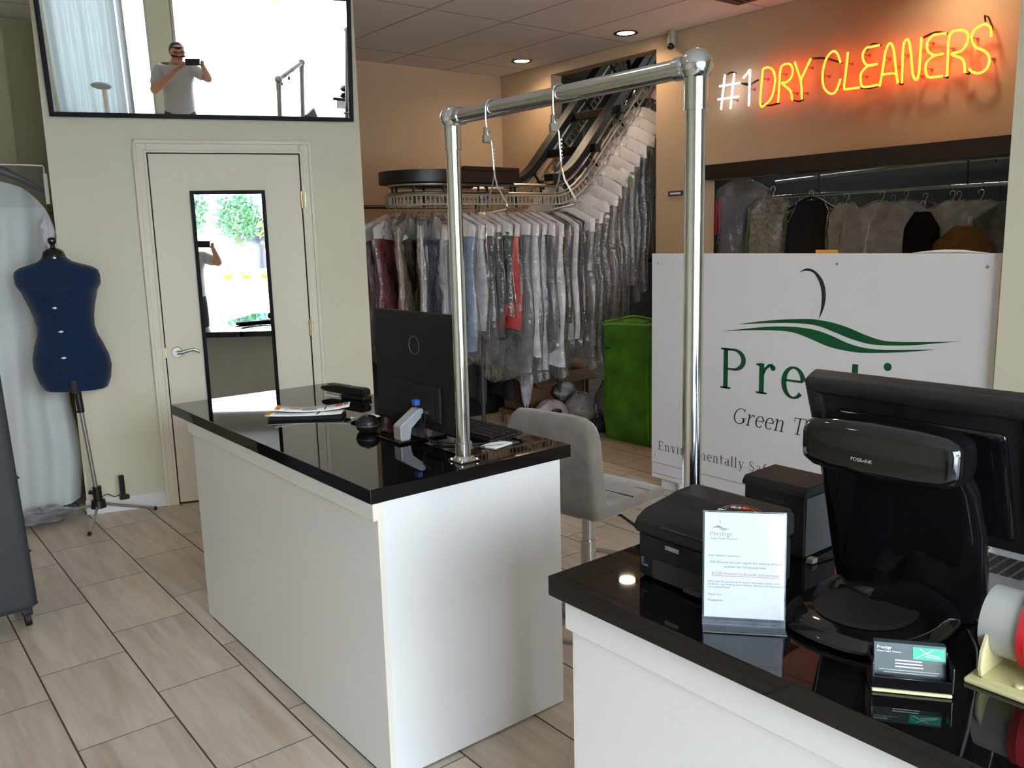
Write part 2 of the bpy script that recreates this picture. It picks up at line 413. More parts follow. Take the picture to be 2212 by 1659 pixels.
b = MB(); b.box((5.17, 7.6, 0), (9.6, 7.7, 3.45)); b.box((9.5, 0.4, 0), (9.6, 7.6, 3.45)); b.box((5.17, 0.3, 0), (9.6, 0.4, 3.45)); b.box((5.05, 6.5, 0), (5.17, 7.7, 3.45))
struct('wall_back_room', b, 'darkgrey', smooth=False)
# closet with the door
c = [(-0.81, 0), (0.93, 0), (0.93, -1.46), (-0.81, -0.92)]
b = MB().prism([(s, w) for s, w in c], lambda u, v, z: W(u, v, z), 0, 3.0)
struct('wall_door', b, 'cream', smooth=False)
b = MB(); b.box((-0.815, 0, 0), (-0.372, 0.012, 0.092), 0.003, M=MW); struct('baseboard_left', b, 'white_base')
b = MB(); b.box((0.628, 0, 0), (0.93, 0.012, 0.092), 0.003, M=MW); struct('baseboard_right', b, 'white_base')
b = MB()
for (s0, s1, z0, z1) in ((-0.372, -0.3, 0, 2.165), (0.556, 0.628, 0, 2.165), (-0.3, 0.556, 2.093, 2.165)):
    b.box((s0, 0, z0), (s1, 0.018, z1), 0.004, M=MW)
for (s0, s1, z0, z1) in ((-0.372, -0.35, 0, 2.165), (0.606, 0.628, 0, 2.165), (-0.372, 0.628, 2.143, 2.165)):
    b.box((s0, 0.0, z0), (s1, 0.028, z1), 0.004, M=MW)
for (s0, s1, z0, z1) in ((-0.316, -0.3, 0, 2.109), (0.556, 0.572, 0, 2.109), (-0.316, 0.572, 2.093, 2.109)):
    b.box((s0, 0.0, z0), (s1, 0.024, z1), 0.003, M=MW)
struct('trim_door', b, 'trimcream')
b = MB().box((-0.3, 0.0005, 0.0), (0.556, 0.002, 2.093), M=MW); struct('trim_door_gap', b, 'kick', smooth=False)
door = thing('door_1', 'plain cream interior door with a tall mirror on it', 'door', W(0.128, 0, 0)); door['kind'] = 'structure'
b = MB().box((-0.294, 0.003, 0.012), (0.549, 0.014, 2.087), 0.003, M=MW); obj('door_leaf', b, 'trimcream', door)
for z in (1.82, 1.04, 0.26):
    b = MB()
    for k in range(5):
        b.cyl(W(0.5525, 0.02, z-0.05+k*0.02), W(0.5525, 0.02, z-0.0315+k*0.02), 0.008, n=10)
    b.box((0.549, 0.012, z-0.05), (0.575, 0.019, z+0.05), M=MW)
    lab(obj('hinge', b, 'brass', door), 'brass hinge')
b = MB(); hz = 0.937
b.cyl(W(-0.232, 0.014, hz), W(-0.232, 0.026, hz), 0.033, 0.029, n=28)
b.cyl(W(-0.232, 0.026, hz), W(-0.232, 0.055, hz), 0.012, n=16)
b.tube([W(-0.232, 0.055, hz), W(-0.2, 0.058, hz+0.002), W(-0.165, 0.058, hz+0.012), W(-0.14, 0.058, hz+0.016), W(-0.115, 0.058, hz+0.006), W(-0.105, 0.058, hz-0.004)], [0.012, 0.011, 0.0095, 0.009, 0.008, 0.006], n=10)
lab(obj('door_handle', b, 'nickel', door), 'satin metal lever handle on a round rose')
b = MB().box((-0.3, 0.006, hz-0.03), (-0.293, 0.0155, hz+0.03), M=MW); obj('latch_plate', b, 'brass', door)

# tall mirror hung on the door
tm = thing('wall_mirror', 'tall narrow black-framed mirror hung on the cream door', 'mirror', W(0.128, 0.014, 0.56))
b = MB(); s0, s1, z0, z1, f = -0.085, 0.338, 0.50, 1.878, 0.022
for q in ((s0, s0+f, z0, z1), (s1-f, s1, z0, z1), (s0+f, s1-f, z0, z0+f), (s0+f, s1-f, z1-f, z1)):
    b.box((q[0], 0.0145, q[2]), (q[1], 0.036, q[3]), 0.003, M=MW)
obj('frame', b, 'blackframe', tm)
b = MB().box((s0+f-0.004, 0.016, z0+f-0.004), (s1-f+0.004, 0.028, z1-f+0.004), M=MW); obj('glass', b, 'mirror', tm, smooth=False)

# big tilted mirror above the door
N2 = Vector((0.332, 0.925, 0.186)).normalized(); T2 = N2.cross(Vector((0, 0, 1))).normalized(); U2 = T2.cross(N2).normalized()
P0 = Vector((1.83, 5.134, 2.286))
MB2 = Matrix(((T2.x, -N2.x, U2.x, P0.x), (T2.y, -N2.y, U2.y, P0.y), (T2.z, -N2.z, U2.z, P0.z), (0, 0, 0, 1)))   # (s, w, u)
bmi = thing('wall_mirror', 'wide black-framed mirror leaning out from the wall above the door', 'mirror', P0)
b = MB(); s0, s1, u0, u1, f = -0.788, 0.876, 0.0, 0.70, 0.026
for q in ((s0, s0+f, u0, u1), (s1-f, s1, u0, u1), (s0+f, s1-f, u0, u0+f), (s0+f, s1-f, u1-f, u1)):
    b.box((q[0], 0.0, q[2]), (q[1], 0.032, q[3]), 0.003, M=MB2)
obj('frame', b, 'blackframe', bmi)
b = MB().box((s0+f-0.004, 0.004, u0+f-0.004), (s1-f+0.004, 0.024, u1-f+0.004), M=MB2); obj('glass', b, 'mirror', bmi, smooth=False)

# ------------------------------------------------------------------ storefront behind the camera
b = MB(); y0, y1 = -2.62, -2.5
b.box((-3.1, y0, 0), (-2.95, y1, 3.45)); b.box((-1.57, y0, 0), (-1.25, y1, 3.45)); b.box((2.3, y0, 0), (5.17, y1, 3.45))
b.box((-2.95, y0, 2.8), (2.3, y1, 3.45)); b.box((-1.25, y0, 0), (2.3, y1, 0.12)); b.box((-2.95, y0, 0), (-1.95, y1, 0.12))
struct('wall_front', b, 'cream', smooth=False)
def window(i, x0, x1, z0, z1):
    w = thing('window_%d' % i, 'storefront window pane in a silver frame behind the camera', 'window', ((x0+x1)/2, -2.56, z0)); w['kind'] = 'structure'
    w['label'] = ['narrow glass door beside the cream front column', 'wide storefront window next to the cream front column', 'narrower storefront window at the counter end of the front wall', 'storefront window behind the white curtain'][i-1]
    b = MB(); f = 0.045
    for q in ((x0, x0+f, z0, z1), (x1-f, x1, z0, z1), (x0+f, x1-f, z0, z0+f), (x0+f, x1-f, z1-f, z1)):
        b.box((q[0], -2.6, q[2]), (q[1], -2.52, q[3]))
    obj('window_frame', b, 'chromedull', w)
    b = MB().box((x0+f, -2.563, z0+f), (x1-f, -2.557, z1-f)); obj('pane', b, 'glass', w, smooth=False)
window(1, -1.95, -1.57, 0.0, 2.8); window(2, -1.25, 1.4, 0.12, 2.8); window(3, 1.4, 2.3, 0.12, 2.8); window(4, -2.95, -1.95, 0.12, 2.8)
cu = thing('window_curtain', 'white curtain hanging over the storefront window left of the glass door', 'curtain', (-2.45, -2.4, 0.1))
me = None
b = MB().grid(lambda u, v: (-2.94+0.96*u, -2.40+0.035*math.sin(u*42)+0.015*math.sin(u*17+v*2), 0.1+2.66*v), 90, 6); obj('curtain_cloth', b, 'sheer', cu, fix=False)
b = MB().cyl((-2.99, -2.40, 2.78), (-1.9, -2.40, 2.78), 0.012, n=12); obj('curtain_rod', b, 'chrome', cu)

# ------------------------------------------------------------------ outside, seen only in the mirrors
b = MB().box((-60, -60, -0.25), (60, -2.62, -0.06)); struct('ground', b, 'asphalt', smooth=False)
def building(x0, x1, y, h, label):
    t = thing('shop_building', label, 'building', ((x0+x1)/2, y, -0.06), group='white shop buildings across the street')
    b = MB().box((x0, y-5, -0.06), (x1, y, h)); obj('facade', b, 'stucco', t, smooth=False)
    n = max(2, int((x1-x0)/3))
    for k in range(n):
        a = x0 + (x1-x0)*(k+0.2)/n; e = x0 + (x1-x0)*(k+0.8)/n
        b = MB().box((a, y-0.02, 0.5), (e, y+0.03, 2.6)); obj('shop_window', b, 'screen' if k % 2 else 'chromedull', t, smooth=False)
    b = MB().prism([(0, 3.55), (1.1, 3.05), (1.1, 2.98), (0, 3.3)], lambda u, v, w: (w, y+u, v), x0+0.3, x1-0.3)
    lab(obj('awning', b, 'bluecanvas', t, smooth=False), 'blue canvas awning')
building(-14, -5.2, -26, 5.5, 'long white shop building with a blue awning across the street')
building(-4.6, 6, -29, 4.6, 'lower white shop building set further back with a blue awning')
def tree(x, y, h, r, m, label, seed):
    t = thing('street_tree', label, 'tree', (x, y, -0.06))
    rnd = random.Random(seed)
    b = MB().tube([(x, y, -0.06), (x+0.05, y, h*0.35), (x-0.04, y+0.05, h*0.7)], [0.11, 0.09, 0.05], n=8); obj('trunk', b, 'bark', t)
    b = MB()
    for k in range(900):
        v = Vector((rnd.gauss(0, 1), rnd.gauss(0, 1), rnd.gauss(0, 1))).normalized()*r*rnd.uniform(0.45, 1.0)
        c = Vector((x+v.x, y+v.y, h*0.72+v.z*1.15)); a = Vector((rnd.gauss(0, 1), rnd.gauss(0, 1), rnd.gauss(0, 1))).normalized()*r*0.10
        e = a.orthogonal().normalized()*r*0.075
        b.add([c-a, c+e, c+a, c-e], [(0, 1, 2, 3)])
    obj('crown', b, m, t, smooth=False, fix=False)
tree(-5.7, -19, 3.3, 0.8, 'foliage', 'dark green street tree across the road', 3)
tree(-3.05, -15.5, 2.6, 0.9, 'foliage2', 'yellow-green bushy tree nearest the storefront', 5)
tree(-8.5, -21, 3.8, 1.1, 'foliage', 'dark green street tree in front of the white shop, away to the side', 8)
rnd = random.Random(4)
for k in range(5):
    x = -5.9 + k*0.62; y = -18.2 + 0.1*rnd.random()
    t = thing('planter_pot', ['squat terracotta planter at the dark tree end of the row', 'second terracotta planter of the row by the road', 'middle terracotta planter of the row by the road', 'orange planter in the row of terracotta ones by the road', 'last terracotta planter of the row, towards the yellow-green tree'][k], 'planter', (x, y, -0.06), group='planters by the road')
    b = MB().lathe([(0.14, 0), (0.2, 0.3), (0.22, 0.42), (0.24, 0.42), (0.24, 0.48), (0.2, 0.48), (0.19, 0.4)], (x, y, -0.06), n=16); obj('pot', b, 'orange' if k == 3 else 'terracotta', t)
    b = MB()
    for q in range(26):
        a = rnd.uniform(0, 2*PI); h = rnd.uniform(0.1, 0.3); c = Vector((x, y, 0.36)); tip = c + Vector((math.cos(a)*0.2, math.sin(a)*0.2, h))
        e = Vector((-math.sin(a), math.cos(a), 0))*0.03; b.add([c-e*0.3, c+e*0.3, (c+tip)/2+e+Vector((0, 0, 0.06)), tip, (c+tip)/2-e+Vector((0, 0, 0.06))], [(0, 1, 2, 3, 4)])
    obj('plant', b, 'foliage2', t, smooth=False, fix=False)
# ------------------------------------------------------------------ serif lettering built from strokes
class Glyphs:
    def __init__(s, tk=0.088, th=0.034, X=0.48, cap=0.66, asc=0.70):
        s.tk, s.th, s.X, s.cap, s.asc = tk, th, X, cap, asc
    def rect(s, x0, y0, x1, y1): return [[(x0, y0), (x1, y0), (x1, y1), (x0, y1)]]
    def rib(s, pts, ws):
        out = []; L = []; R = []
        for i, (x, y) in enumerate(pts):
            a = pts[max(i-1, 0)]; b = pts[min(i+1, len(pts)-1)]
            dx, dy = b[0]-a[0], b[1]-a[1]; l = math.hypot(dx, dy) or 1; nx, ny = -dy/l, dx/l
            w = (ws[i] if isinstance(ws, list) else ws)/2
            L.append((x+nx*w, y+ny*w)); R.append((x-nx*w, y-ny*w))
        for i in range(len(pts)-1): out.append([L[i], R[i], R[i+1], L[i+1]])
        return out
    def arc(s, cx, cy, rx, ry, a0, a1, n=22, end=None):
        pts = []; ws = []
        for i in range(n+1):
            t = i/n; a = math.radians(a0+(a1-a0)*t)
            pts.append((cx+rx*math.cos(a), cy+ry*math.sin(a))); ws.append(s.th+(s.tk-s.th)*abs(math.cos(a))**1.4)
        if end is not None:
            for i in range(n+1):
                t = i/n
                if t > 0.75: ws[i] = ws[i]*(1-(t-0.75)*4)+end*(t-0.75)*4
        return s.rib(pts, ws)
    def dot(s, cx, cy, r, n=16): return [[(cx+r*math.cos(2*PI*k/n), cy+r*math.sin(2*PI*k/n)) for k in range(n)]]
    def stem(s, x, y0, y1, sb=True, stp=None):
        t = s.tk; o = s.rect(x, y0, x+t, y1); h = 0.030
        if sb: o += s.rect(x-0.055, y0, x+t+0.055, y0+h)
        if stp == 'l': o += [[(x-0.06, y1-0.035), (x+0.01, y1-0.05), (x+0.02, y1), (x-0.06, y1-0.012)]]
        if stp == 'both': o += s.rect(x-0.055, y1-h, x+t+0.055, y1)
        return o
    def get(s, c):
        t, h, X, C, A = s.tk, s.th, s.X, s.cap, s.asc; R = s.rect
        if c == 'P': return 0.56, s.stem(0.09, 0, C, True, 'both') + s.arc(0.27, C-0.175, 0.205, 0.16, 92, -92) + R(0.15, C-h, 0.28, C) + R(0.15, C-0.35, 0.28, C-0.35+h)
        if c == 'r': return 0.39, s.stem(0.08, 0, X, True, 'l') + s.rib([(0.15, X-0.17), (0.19, X-0.08), (0.25, X-0.025), (0.32, X-0.02)], [h, h*1.2, h*1.5, t*0.7]) + s.dot(0.325, X-0.055, t*0.52)
        if c == 'e': return 0.44, s.arc(0.225, X/2, 0.165, X/2-0.01, 8, 318, 30) + R(0.09, X*0.52, 0.385, X*0.52+h)
        if c == 's': return 0.37, s.rib([(0.30, X-0.10), (0.27, X-0.03), (0.18, X-0.01), (0.09, X-0.05), (0.085, X-0.13), (0.15, X*0.55), (0.25, X*0.43), (0.31, X*0.3), (0.28, 0.05), (0.18, 0.008), (0.08, 0.03), (0.05, 0.12)], [h, h, h, t*.7, t*.85, t, t, t*.85, t*.6, h, h, h])
        if c == 't': return 0.33, R(0.09, 0.06, 0.09+t, X+0.14) + R(0.02, X-0.035, 0.30, X) + s.rib([(0.09+t/2, 0.09), (0.15, 0.03), (0.21, 0.01), (0.28, 0.04)], [t, t*.8, h*1.4, h])
        if c == 'i': return 0.26, s.stem(0.085, 0, X, True, 'l') + s.dot(0.085+t/2, X+0.15, t*0.64)
        if c == 'l': return 0.25, s.stem(0.08, 0, A, True, 'l')
        if c == 'g': return 0.46, s.arc(0.20, X-0.15, 0.125, 0.135, 0, 360, 28) + s.rib([(0.29, X-0.05), (0.36, X-0.01), (0.42, X-0.01)], h*1.4) + s.rib([(0.13, X-0.27), (0.09, X-0.33), (0.12, X-0.39), (0.30, X-0.42), (0.37, X-0.50)], [h, t*.6, t*.7, t*.9, t]) + s.arc(0.215, -0.09, 0.165, 0.095, 0, 360, 28)
        if c == 'n': return 0.52, s.stem(0.075, 0, X, True, 'l') + s.rib([(0.16, X-0.12), (0.2, X-0.05), (0.27, X-0.02), (0.33, X-0.05), (0.36, X-0.13), (0.36, 0.0)], [h, h, h*1.2, t*.8, t, t]) + R(0.265, 0, 0.455, 0.03)
        if c == 'm': return 0.78, s.get('n')[1] + s.rib([(0.40, X-0.12), (0.45, X-0.05), (0.52, X-0.02), (0.59, X-0.05), (0.62, X-0.13), (0.62, 0.0)], [h, h, h*1.2, t*.8, t, t]) + R(0.53, 0, 0.715, 0.03)
        if c == 'h': return 0.52, s.stem(0.075, 0, A, True, 'l') + s.get('n')[1][3:]
        if c == 'o': return 0.46, s.arc(0.23, X/2, 0.175, X/2-0.008, 0, 360, 30)
        if c == 'c': return 0.42, s.arc(0.225, X/2, 0.165, X/2-0.008, 48, 318, 28) + s.dot(0.335, X-0.10, t*0.45)
        if c == 'u': return 0.52, R(0.08, 0.12, 0.08+t, X) + s.rib([(0.08+t/2, 0.14), (0.14, 0.05), (0.21, 0.015), (0.30, 0.06), (0.36, 0.14)], [t, t*.8, h*1.2, h, h]) + R(0.34, 0, 0.34+t, X) + R(0.02, X-0.03, 0.1, X) + R(0.28, X-0.03, 0.36, X) + R(0.4, 0, 0.48, 0.03)
        if c == 'a': return 0.45, R(0.285, 0.02, 0.285+t, X-0.14) + s.rib([(0.10, X-0.11), (0.13, X-0.04), (0.21, X-0.01), (0.30, X-0.05), (0.33, X-0.14)], [t*.7, h*1.2, h, t*.7, t]) + s.arc(0.20, 0.135, 0.12, 0.12, 40, 330, 22) + s.rib([(0.33, 0.04), (0.37, 0.01), (0.43, 0.03)], [t*.8, h, h])
        if c == 'v': return 0.46, s.rib([(0.09, X), (0.235, 0.01)], [t, t]) + s.rib([(0.38, X), (0.235, 0.01)], [h, h]) + R(0.02, X-0.03, 0.19, X) + R(0.31, X-0.03, 0.45, X)
        if c == 'y': return 0.46, s.rib([(0.09, X), (0.24, 0.01)], [t, t]) + s.rib([(0.38, X), (0.22, -0.08), (0.16, -0.18), (0.08, -0.19)], [h, h, h*1.3, h]) + R(0.02, X-0.03, 0.19, X) + R(0.31, X-0.03, 0.45, X) + s.dot(0.08, -0.17, t*.45)
        if c == 'f': return 0.31, R(0.1, 0, 0.1+t, A-0.12) + s.rib([(0.1+t/2, A-0.14), (0.17, A-0.04), (0.24, A-0.01), (0.31, A-0.04)], [t, t*.7, h, h*1.6]) + R(0.03, X-0.035, 0.29, X) + R(0.04, 0, 0.26, 0.03)
        if c == 'd': return 0.50, s.arc(0.20, X/2, 0.14, X/2-0.01, 30, 330, 24) + R(0.32, 0.0, 0.32+t, A) + R(0.26, A-0.03, 0.34, A) + R(0.36, 0, 0.47, 0.03)
        if c == 'E': return 0.58, s.stem(0.09, 0, C, True, 'both') + R(0.1, 0, 0.5, h) + R(0.1, C-h, 0.48, C) + R(0.1, C*.5, 0.38, C*.5+h) + R(0.47, 0, 0.5, 0.14) + R(0.45, C-0.13, 0.48, C) + R(0.355, C*.5-0.06, 0.38, C*.5+0.09)
        if c == 'F': return 0.55, s.stem(0.09, 0, C, True, 'both') + R(0.1, C-h, 0.48, C) + R(0.1, C*.5, 0.38, C*.5+h) + R(0.45, C-0.13, 0.48, C) + R(0.355, C*.5-0.06, 0.38, C*.5+0.09)
        if c == 'S': return 0.50, s.rib([(0.41, C-0.15), (0.37, C-0.04), (0.25, C-0.012), (0.12, C-0.06), (0.095, C-0.17), (0.17, C*.57), (0.32, C*.44), (0.42, C*.29), (0.38, 0.07), (0.25, 0.01), (0.11, 0.04), (0.06, 0.17)], [h, h, h, t*.7, t*.9, t, t, t*.9, t*.6, h, h, h])
        if c == 'G': return 0.66, s.arc(0.34, C/2, 0.27, C/2-0.012, 48, 335, 34) + R(0.50, 0.06, 0.50+t, C*.42) + R(0.42, C*.42-0.03, 0.65, C*.42) + s.rib([(0.52, C-0.17), (0.53, C)], h)
        if c == 'C': return 0.62, s.arc(0.34, C/2, 0.27, C/2-0.012, 48, 318, 34) + s.rib([(0.52, C-0.18), (0.53, C)], h) + s.rib([(0.53, 0.16), (0.5, 0.05)], h)
        if c == 'T': return 0.58, R(0.245, 0, 0.245+t, C) + R(0.18, 0, 0.40, 0.03) + R(0.03, C-h, 0.55, C) + R(0.03, C-0.16, 0.06, C) + R(0.52, C-0.16, 0.55, C)
        return 0.25, []
    def line(s, txt, track=0.0, shear=0.0):
        x = 0; out = []
        for c in txt:
            a, p = s.get(c)
            out += [[(x+u+v*shear, v) for u, v in q] for q in p]; x += a+track
        return out, x

def letter_mesh(name, polys, m, parent, f):
    b = MB()
    for q in polys: b.poly([f(u, v) for u, v in q])
    return obj(name, b, m, parent, smooth=False, fix=False)

def smooth_line(p, n=6):
    """Catmull-Rom through points"""
    out = []
    for i in range(len(p)-1):
        a, b, c, d = p[max(i-1, 0)], p[i], p[i+1], p[min(i+2, len(p)-1)]
        for k in range(n):
            t = k/n
            out.append(tuple(0.5*((2*b[j])+(-a[j]+c[j])*t+(2*a[j]-5*b[j]+4*c[j]-d[j])*t*t+(-a[j]+3*b[j]-3*c[j]+d[j])*t**3) for j in range(len(b))))
    out.append(tuple(p[-1])); return out

# ------------------------------------------------------------------ display board in front of the work room
bd = thing('sign_board', 'white display board with green hanger logo standing before the work room', 'sign', (3.9, 2.52, 0))
BX = 3.87; BY = 3.494
b = MB(); b.box((BX, BY-1.955, 0.168), (BX+0.02, BY, 1.447), 0.003); obj('panel', b, 'board', bd)
b = MB(); b.box((BX+0.002, BY-1.955, 0.100), (BX+0.022, BY, 0.165), 0.002); b.box((BX+0.001, BY-1.955, 0.072), (BX+0.022, BY, 0.097), 0.002); obj('bottom_rail', b, 'board', bd)
for y in (BY-0.19, BY-1.86):
    b = MB(); b.box((BX+0.035, y, 0.0), (BX+0.055, y+0.14, 0.5), 0.002); b.box((BX+0.005, y-0.04, 0.0), (BX+0.045, y-0.022, 0.1), 0.002); obj('foot', b, 'board', bd)
def BF(u, v, w=0.0012): return Vector((BX-w, BY-u, v))
hook_o = [(0.996, 1.353), (1.039, 1.372), (1.087, 1.359), (1.131, 1.313), (1.15, 1.246), (1.142, 1.179), (1.116, 1.118)]
hook_i = [(1.116, 1.118), (1.126, 1.178), (1.127, 1.246), (1.111, 1.304), (1.078, 1.35), (1.035, 1.36), (0.996, 1.353)]
b = MB(); a1 = smooth_line(hook_o); a2 = smooth_line(hook_i[::-1])
b.add([BF(*p) for p in a1]+[BF(*p) for p in a2], [(i, i+1, len(a1)+i+1, len(a1)+i) for i in range(len(a1)-1)]); obj('hanger_hook_logo', b, 'charcoal', bd, smooth=False, fix=False)
def swoosh(top, bot):
    b = MB(); a1 = smooth_line(top); a2 = smooth_line(bot); n = 80
    def at(l, u):
        for i in range(len(l)-1):
            if l[i][0] <= u <= l[i+1][0] + 1e-9:
                t = (u-l[i][0])/max(l[i+1][0]-l[i][0], 1e-9); return l[i][1]+(l[i+1][1]-l[i][1])*t
        return l[-1][1]
    u0, u1 = top[0][0], top[-1][0]; us = [u0+(u1-u0)*k/n for k in range(n+1)]
    b.add([BF(u, at(a1, u)) for u in us]+[BF(u, at(a2, u)) for u in us], [(i, i+1, n+2+i, n+1+i) for i in range(n)])
    obj('swoosh_logo', b, 'green', bd, smooth=False, fix=False)
swoosh([(0.629, 1.063), (0.728, 1.081), (0.854, 1.1), (0.976, 1.112), (1.073, 1.118), (1.168, 1.111), (1.26, 1.093), (1.367, 1.059), (1.453, 1.039), (1.535, 1.039), (1.63, 1.046), (1.722, 1.054), (1.814, 1.064)],
       [(0.629, 1.063), (0.855, 1.084), (1.016, 1.092), (1.112, 1.086), (1.207, 1.06), (1.298, 1.033), (1.386, 1.017), (1.471, 1.017), (1.552, 1.023), (1.631, 1.033), (1.814, 1.064)])
swoosh([(0.524, 1.018), (0.663, 1.04), (0.814, 1.062), (0.967, 1.072), (1.094, 1.065), (1.189, 1.042), (1.281, 1.011), (1.37, 0.996), (1.455, 0.995), (1.554, 1.003), (1.705, 1.018)],
       [(0.524, 1.018), (0.707, 1.036), (0.877, 1.046), (0.978, 1.042), (1.077, 1.016), (1.173, 0.987), (1.265, 0.974), (1.354, 0.971), (1.473, 0.982), (1.594, 0.998), (1.705, 1.018)])
G = Glyphs(); k = 0.347; pol = []
for c, u in (('P', 0.505), ('r', 0.745), ('e', 0.905), ('s', 1.115), ('t', 1.275), ('i', 1.44), ('g', 1.562), ('e', 1.765)):
    letter_mesh('letter', [[(u+x*k, 0.697+y*k) for x, y in q] for q in G.get(c)[1]], 'green', bd, BF)
pass
G2 = Glyphs(tk=0.062, th=0.026)
def word_line(txt, u, v, sc, track, shear):
    for wd in txt.split(' '):
        pol, w = G2.line(wd, track, shear); letter_mesh('lettering', [[(u+x*sc, v+y*sc) for x, y in q] for q in pol], 'charcoal', bd, BF); u += (w+0.25+track)*sc
word_line('Green Touch Cleaners', 0.60, 0.508, 0.136, 0.012, 0.2); word_line('Environmentally Safe Eco Friendly', 0.055, 0.254, 0.0845, 0.058, 0.0)
for (u, v) in ((0.053, 1.389), (1.203, 1.395), (0.038, 0.219), (1.9, 1.389), (1.9, 0.219)):
    b = MB().cyl(BF(u, v, 0), BF(u, v, 0.003), 0.007, 0.005, n=12); obj('screw_head', b, 'chromedull', bd)

# ------------------------------------------------------------------ neon sign
ne = thing('neon_sign', 'lit neon sign of a white #1 and yellow letters reading DRY CLEANERS', 'neon sign', (5.0, 3.0, 2.5))
NX = 4.985
def NP(p, x=NX): return (x, p[0], p[1])
letters = dict(
 D=[(3.536, 2.609), (3.549, 2.391), (3.507, 2.385), (3.462, 2.425), (3.44, 2.517), (3.454, 2.583), (3.494, 2.613), (3.533, 2.611)],
 R=[(3.413, 2.381), (3.408, 2.48), (3.403, 2.575), (3.385, 2.609), (3.335, 2.608), (3.312, 2.571), (3.32, 2.525), (3.357, 2.5), (3.388, 2.499), (3.33, 2.449), (3.315, 2.42), (3.309, 2.383)],
 C=[(2.98, 2.558), (3.005, 2.616), (3.039, 2.632), (3.078, 2.594), (3.098, 2.517), (3.089, 2.435), (3.046, 2.388), (3.006, 2.393), (2.976, 2.463)],
 L=[(2.934, 2.611), (2.943, 2.5), (2.951, 2.41), (2.944, 2.398), (2.9, 2.396), (2.851, 2.395)],
 E=[(2.736, 2.615), (2.79, 2.615), (2.818, 2.613), (2.838, 2.583), (2.831, 2.543), (2.803, 2.514), (2.745, 2.511), (2.803, 2.509), (2.842, 2.477), (2.844, 2.429), (2.824, 2.394), (2.734, 2.393)],
 A=[(2.723, 2.382), (2.709, 2.48), (2.696, 2.577), (2.673, 2.615), (2.65, 2.579), (2.632, 2.48), (2.615, 2.385), (2.622, 2.42), (2.637, 2.442), (2.71, 2.447)],
 N=[(2.589, 2.381), (2.592, 2.48), (2.591, 2.587), (2.573, 2.618), (2.556, 2.59), (2.54, 2.50), (2.527, 2.418), (2.506, 2.387), (2.493, 2.422), (2.491, 2.52), (2.489, 2.612)],
 E2=[(2.353, 2.609), (2.40, 2.612), (2.427, 2.61), (2.454, 2.58), (2.449, 2.534), (2.412, 2.505), (2.36, 2.503), (2.412, 2.5), (2.453, 2.471), (2.454, 2.421), (2.434, 2.39), (2.358, 2.385)],
 R2=[(2.334, 2.38), (2.336, 2.47), (2.337, 2.568), (2.321, 2.609), (2.271, 2.609), (2.238, 2.585), (2.236, 2.541), (2.264, 2.502), (2.318, 2.494), (2.262, 2.462), (2.245, 2.43), (2.239, 2.383)],
 S=[(2.114, 2.544), (2.122, 2.593), (2.153, 2.616), (2.2, 2.599), (2.215, 2.559), (2.194, 2.511), (2.14, 2.476), (2.116, 2.437), (2.125, 2.391), (2.159, 2.37), (2.199, 2.381), (2.218, 2.402)])
TR = 0.0064
for kx, pts in letters.items():
    b = MB().tube([NP(p) for p in smooth_line(pts, 5)], TR, n=8); lab(obj('neon_letter', b, 'neonred', ne), 'glowing yellow-orange letter tube')
b = MB(); b.tube([NP(p) for p in ((3.299, 2.615), (3.252, 2.5), (3.243, 2.44), (3.239, 2.379))], TR, n=8); b.tube([NP(p) for p in ((3.184, 2.617), (3.252, 2.497))], TR, n=8); lab(obj('neon_letter', b, 'neonred', ne), 'glowing yellow-orange letter tube')
b = MB()
for l in ([(3.841, 2.622), (3.869, 2.395)], [(3.763, 2.618), (3.79, 2.391)], [(3.885, 2.552), (3.715, 2.548)], [(3.897, 2.466), (3.725, 2.462)]): b.tube([NP(p) for p in l], TR, n=8)
lab(obj('neon_letter', b, 'neonwhite', ne), 'glowing white hash tube')
b = MB().tube([NP(p) for p in smooth_line([(3.69, 2.575), (3.66, 2.60), (3.637, 2.62), (3.638, 2.56), (3.64, 2.389)], 4)], TR, n=8); lab(obj('neon_letter', b, 'neonwhite', ne), 'glowing white figure one tube')
# blacked-out links between letters, return bends and tube supports
b = MB()
for l in ([(3.184, 2.617), (3.10, 2.605), (2.98, 2.558)], [(3.549, 2.391), (3.49, 2.375), (3.413, 2.381)], [(3.309, 2.383), (3.27, 2.372), (3.239, 2.379)], [(2.851, 2.395), (2.79, 2.384), (2.734, 2.393)], [(2.615, 2.385), (2.60, 2.378), (2.589, 2.381)], [(2.489, 2.612), (2.42, 2.628), (2.353, 2.609)], [(2.358, 2.385), (2.345, 2.375), (2.334, 2.38)], [(2.239, 2.383), (2.225, 2.378), (2.218, 2.402)], [(2.736, 2.615), (2.79, 2.632), (2.83, 2.6)], [(3.763, 2.618), (3.80, 2.632), (3.841, 2.622)], [(3.715, 2.548), (3.66, 2.53), (3.58, 2.55)]):
    b = MB().tube([NP(p, NX+0.018) for p in smooth_line(l, 4)], 0.006, n=6); obj('link_tube', b, 'neonblack', ne)
b = MB(); b.tube([(NX, 2.114, 2.544), (NX+0.02, 2.12, 2.60), (NX+0.02, 2.145, 2.655), (NX+0.025, 2.165, 2.665), (NX+0.05, 2.17, 2.64)], 0.005, n=6)
b.tube([(NX+0.01, 3.715, 2.548), (NX+0.03, 3.69, 2.545), (NX+0.05, 3.65, 2.535)], 0.004, n=6); obj('electrode_wire', b, 'neonblack', ne)
b = MB()
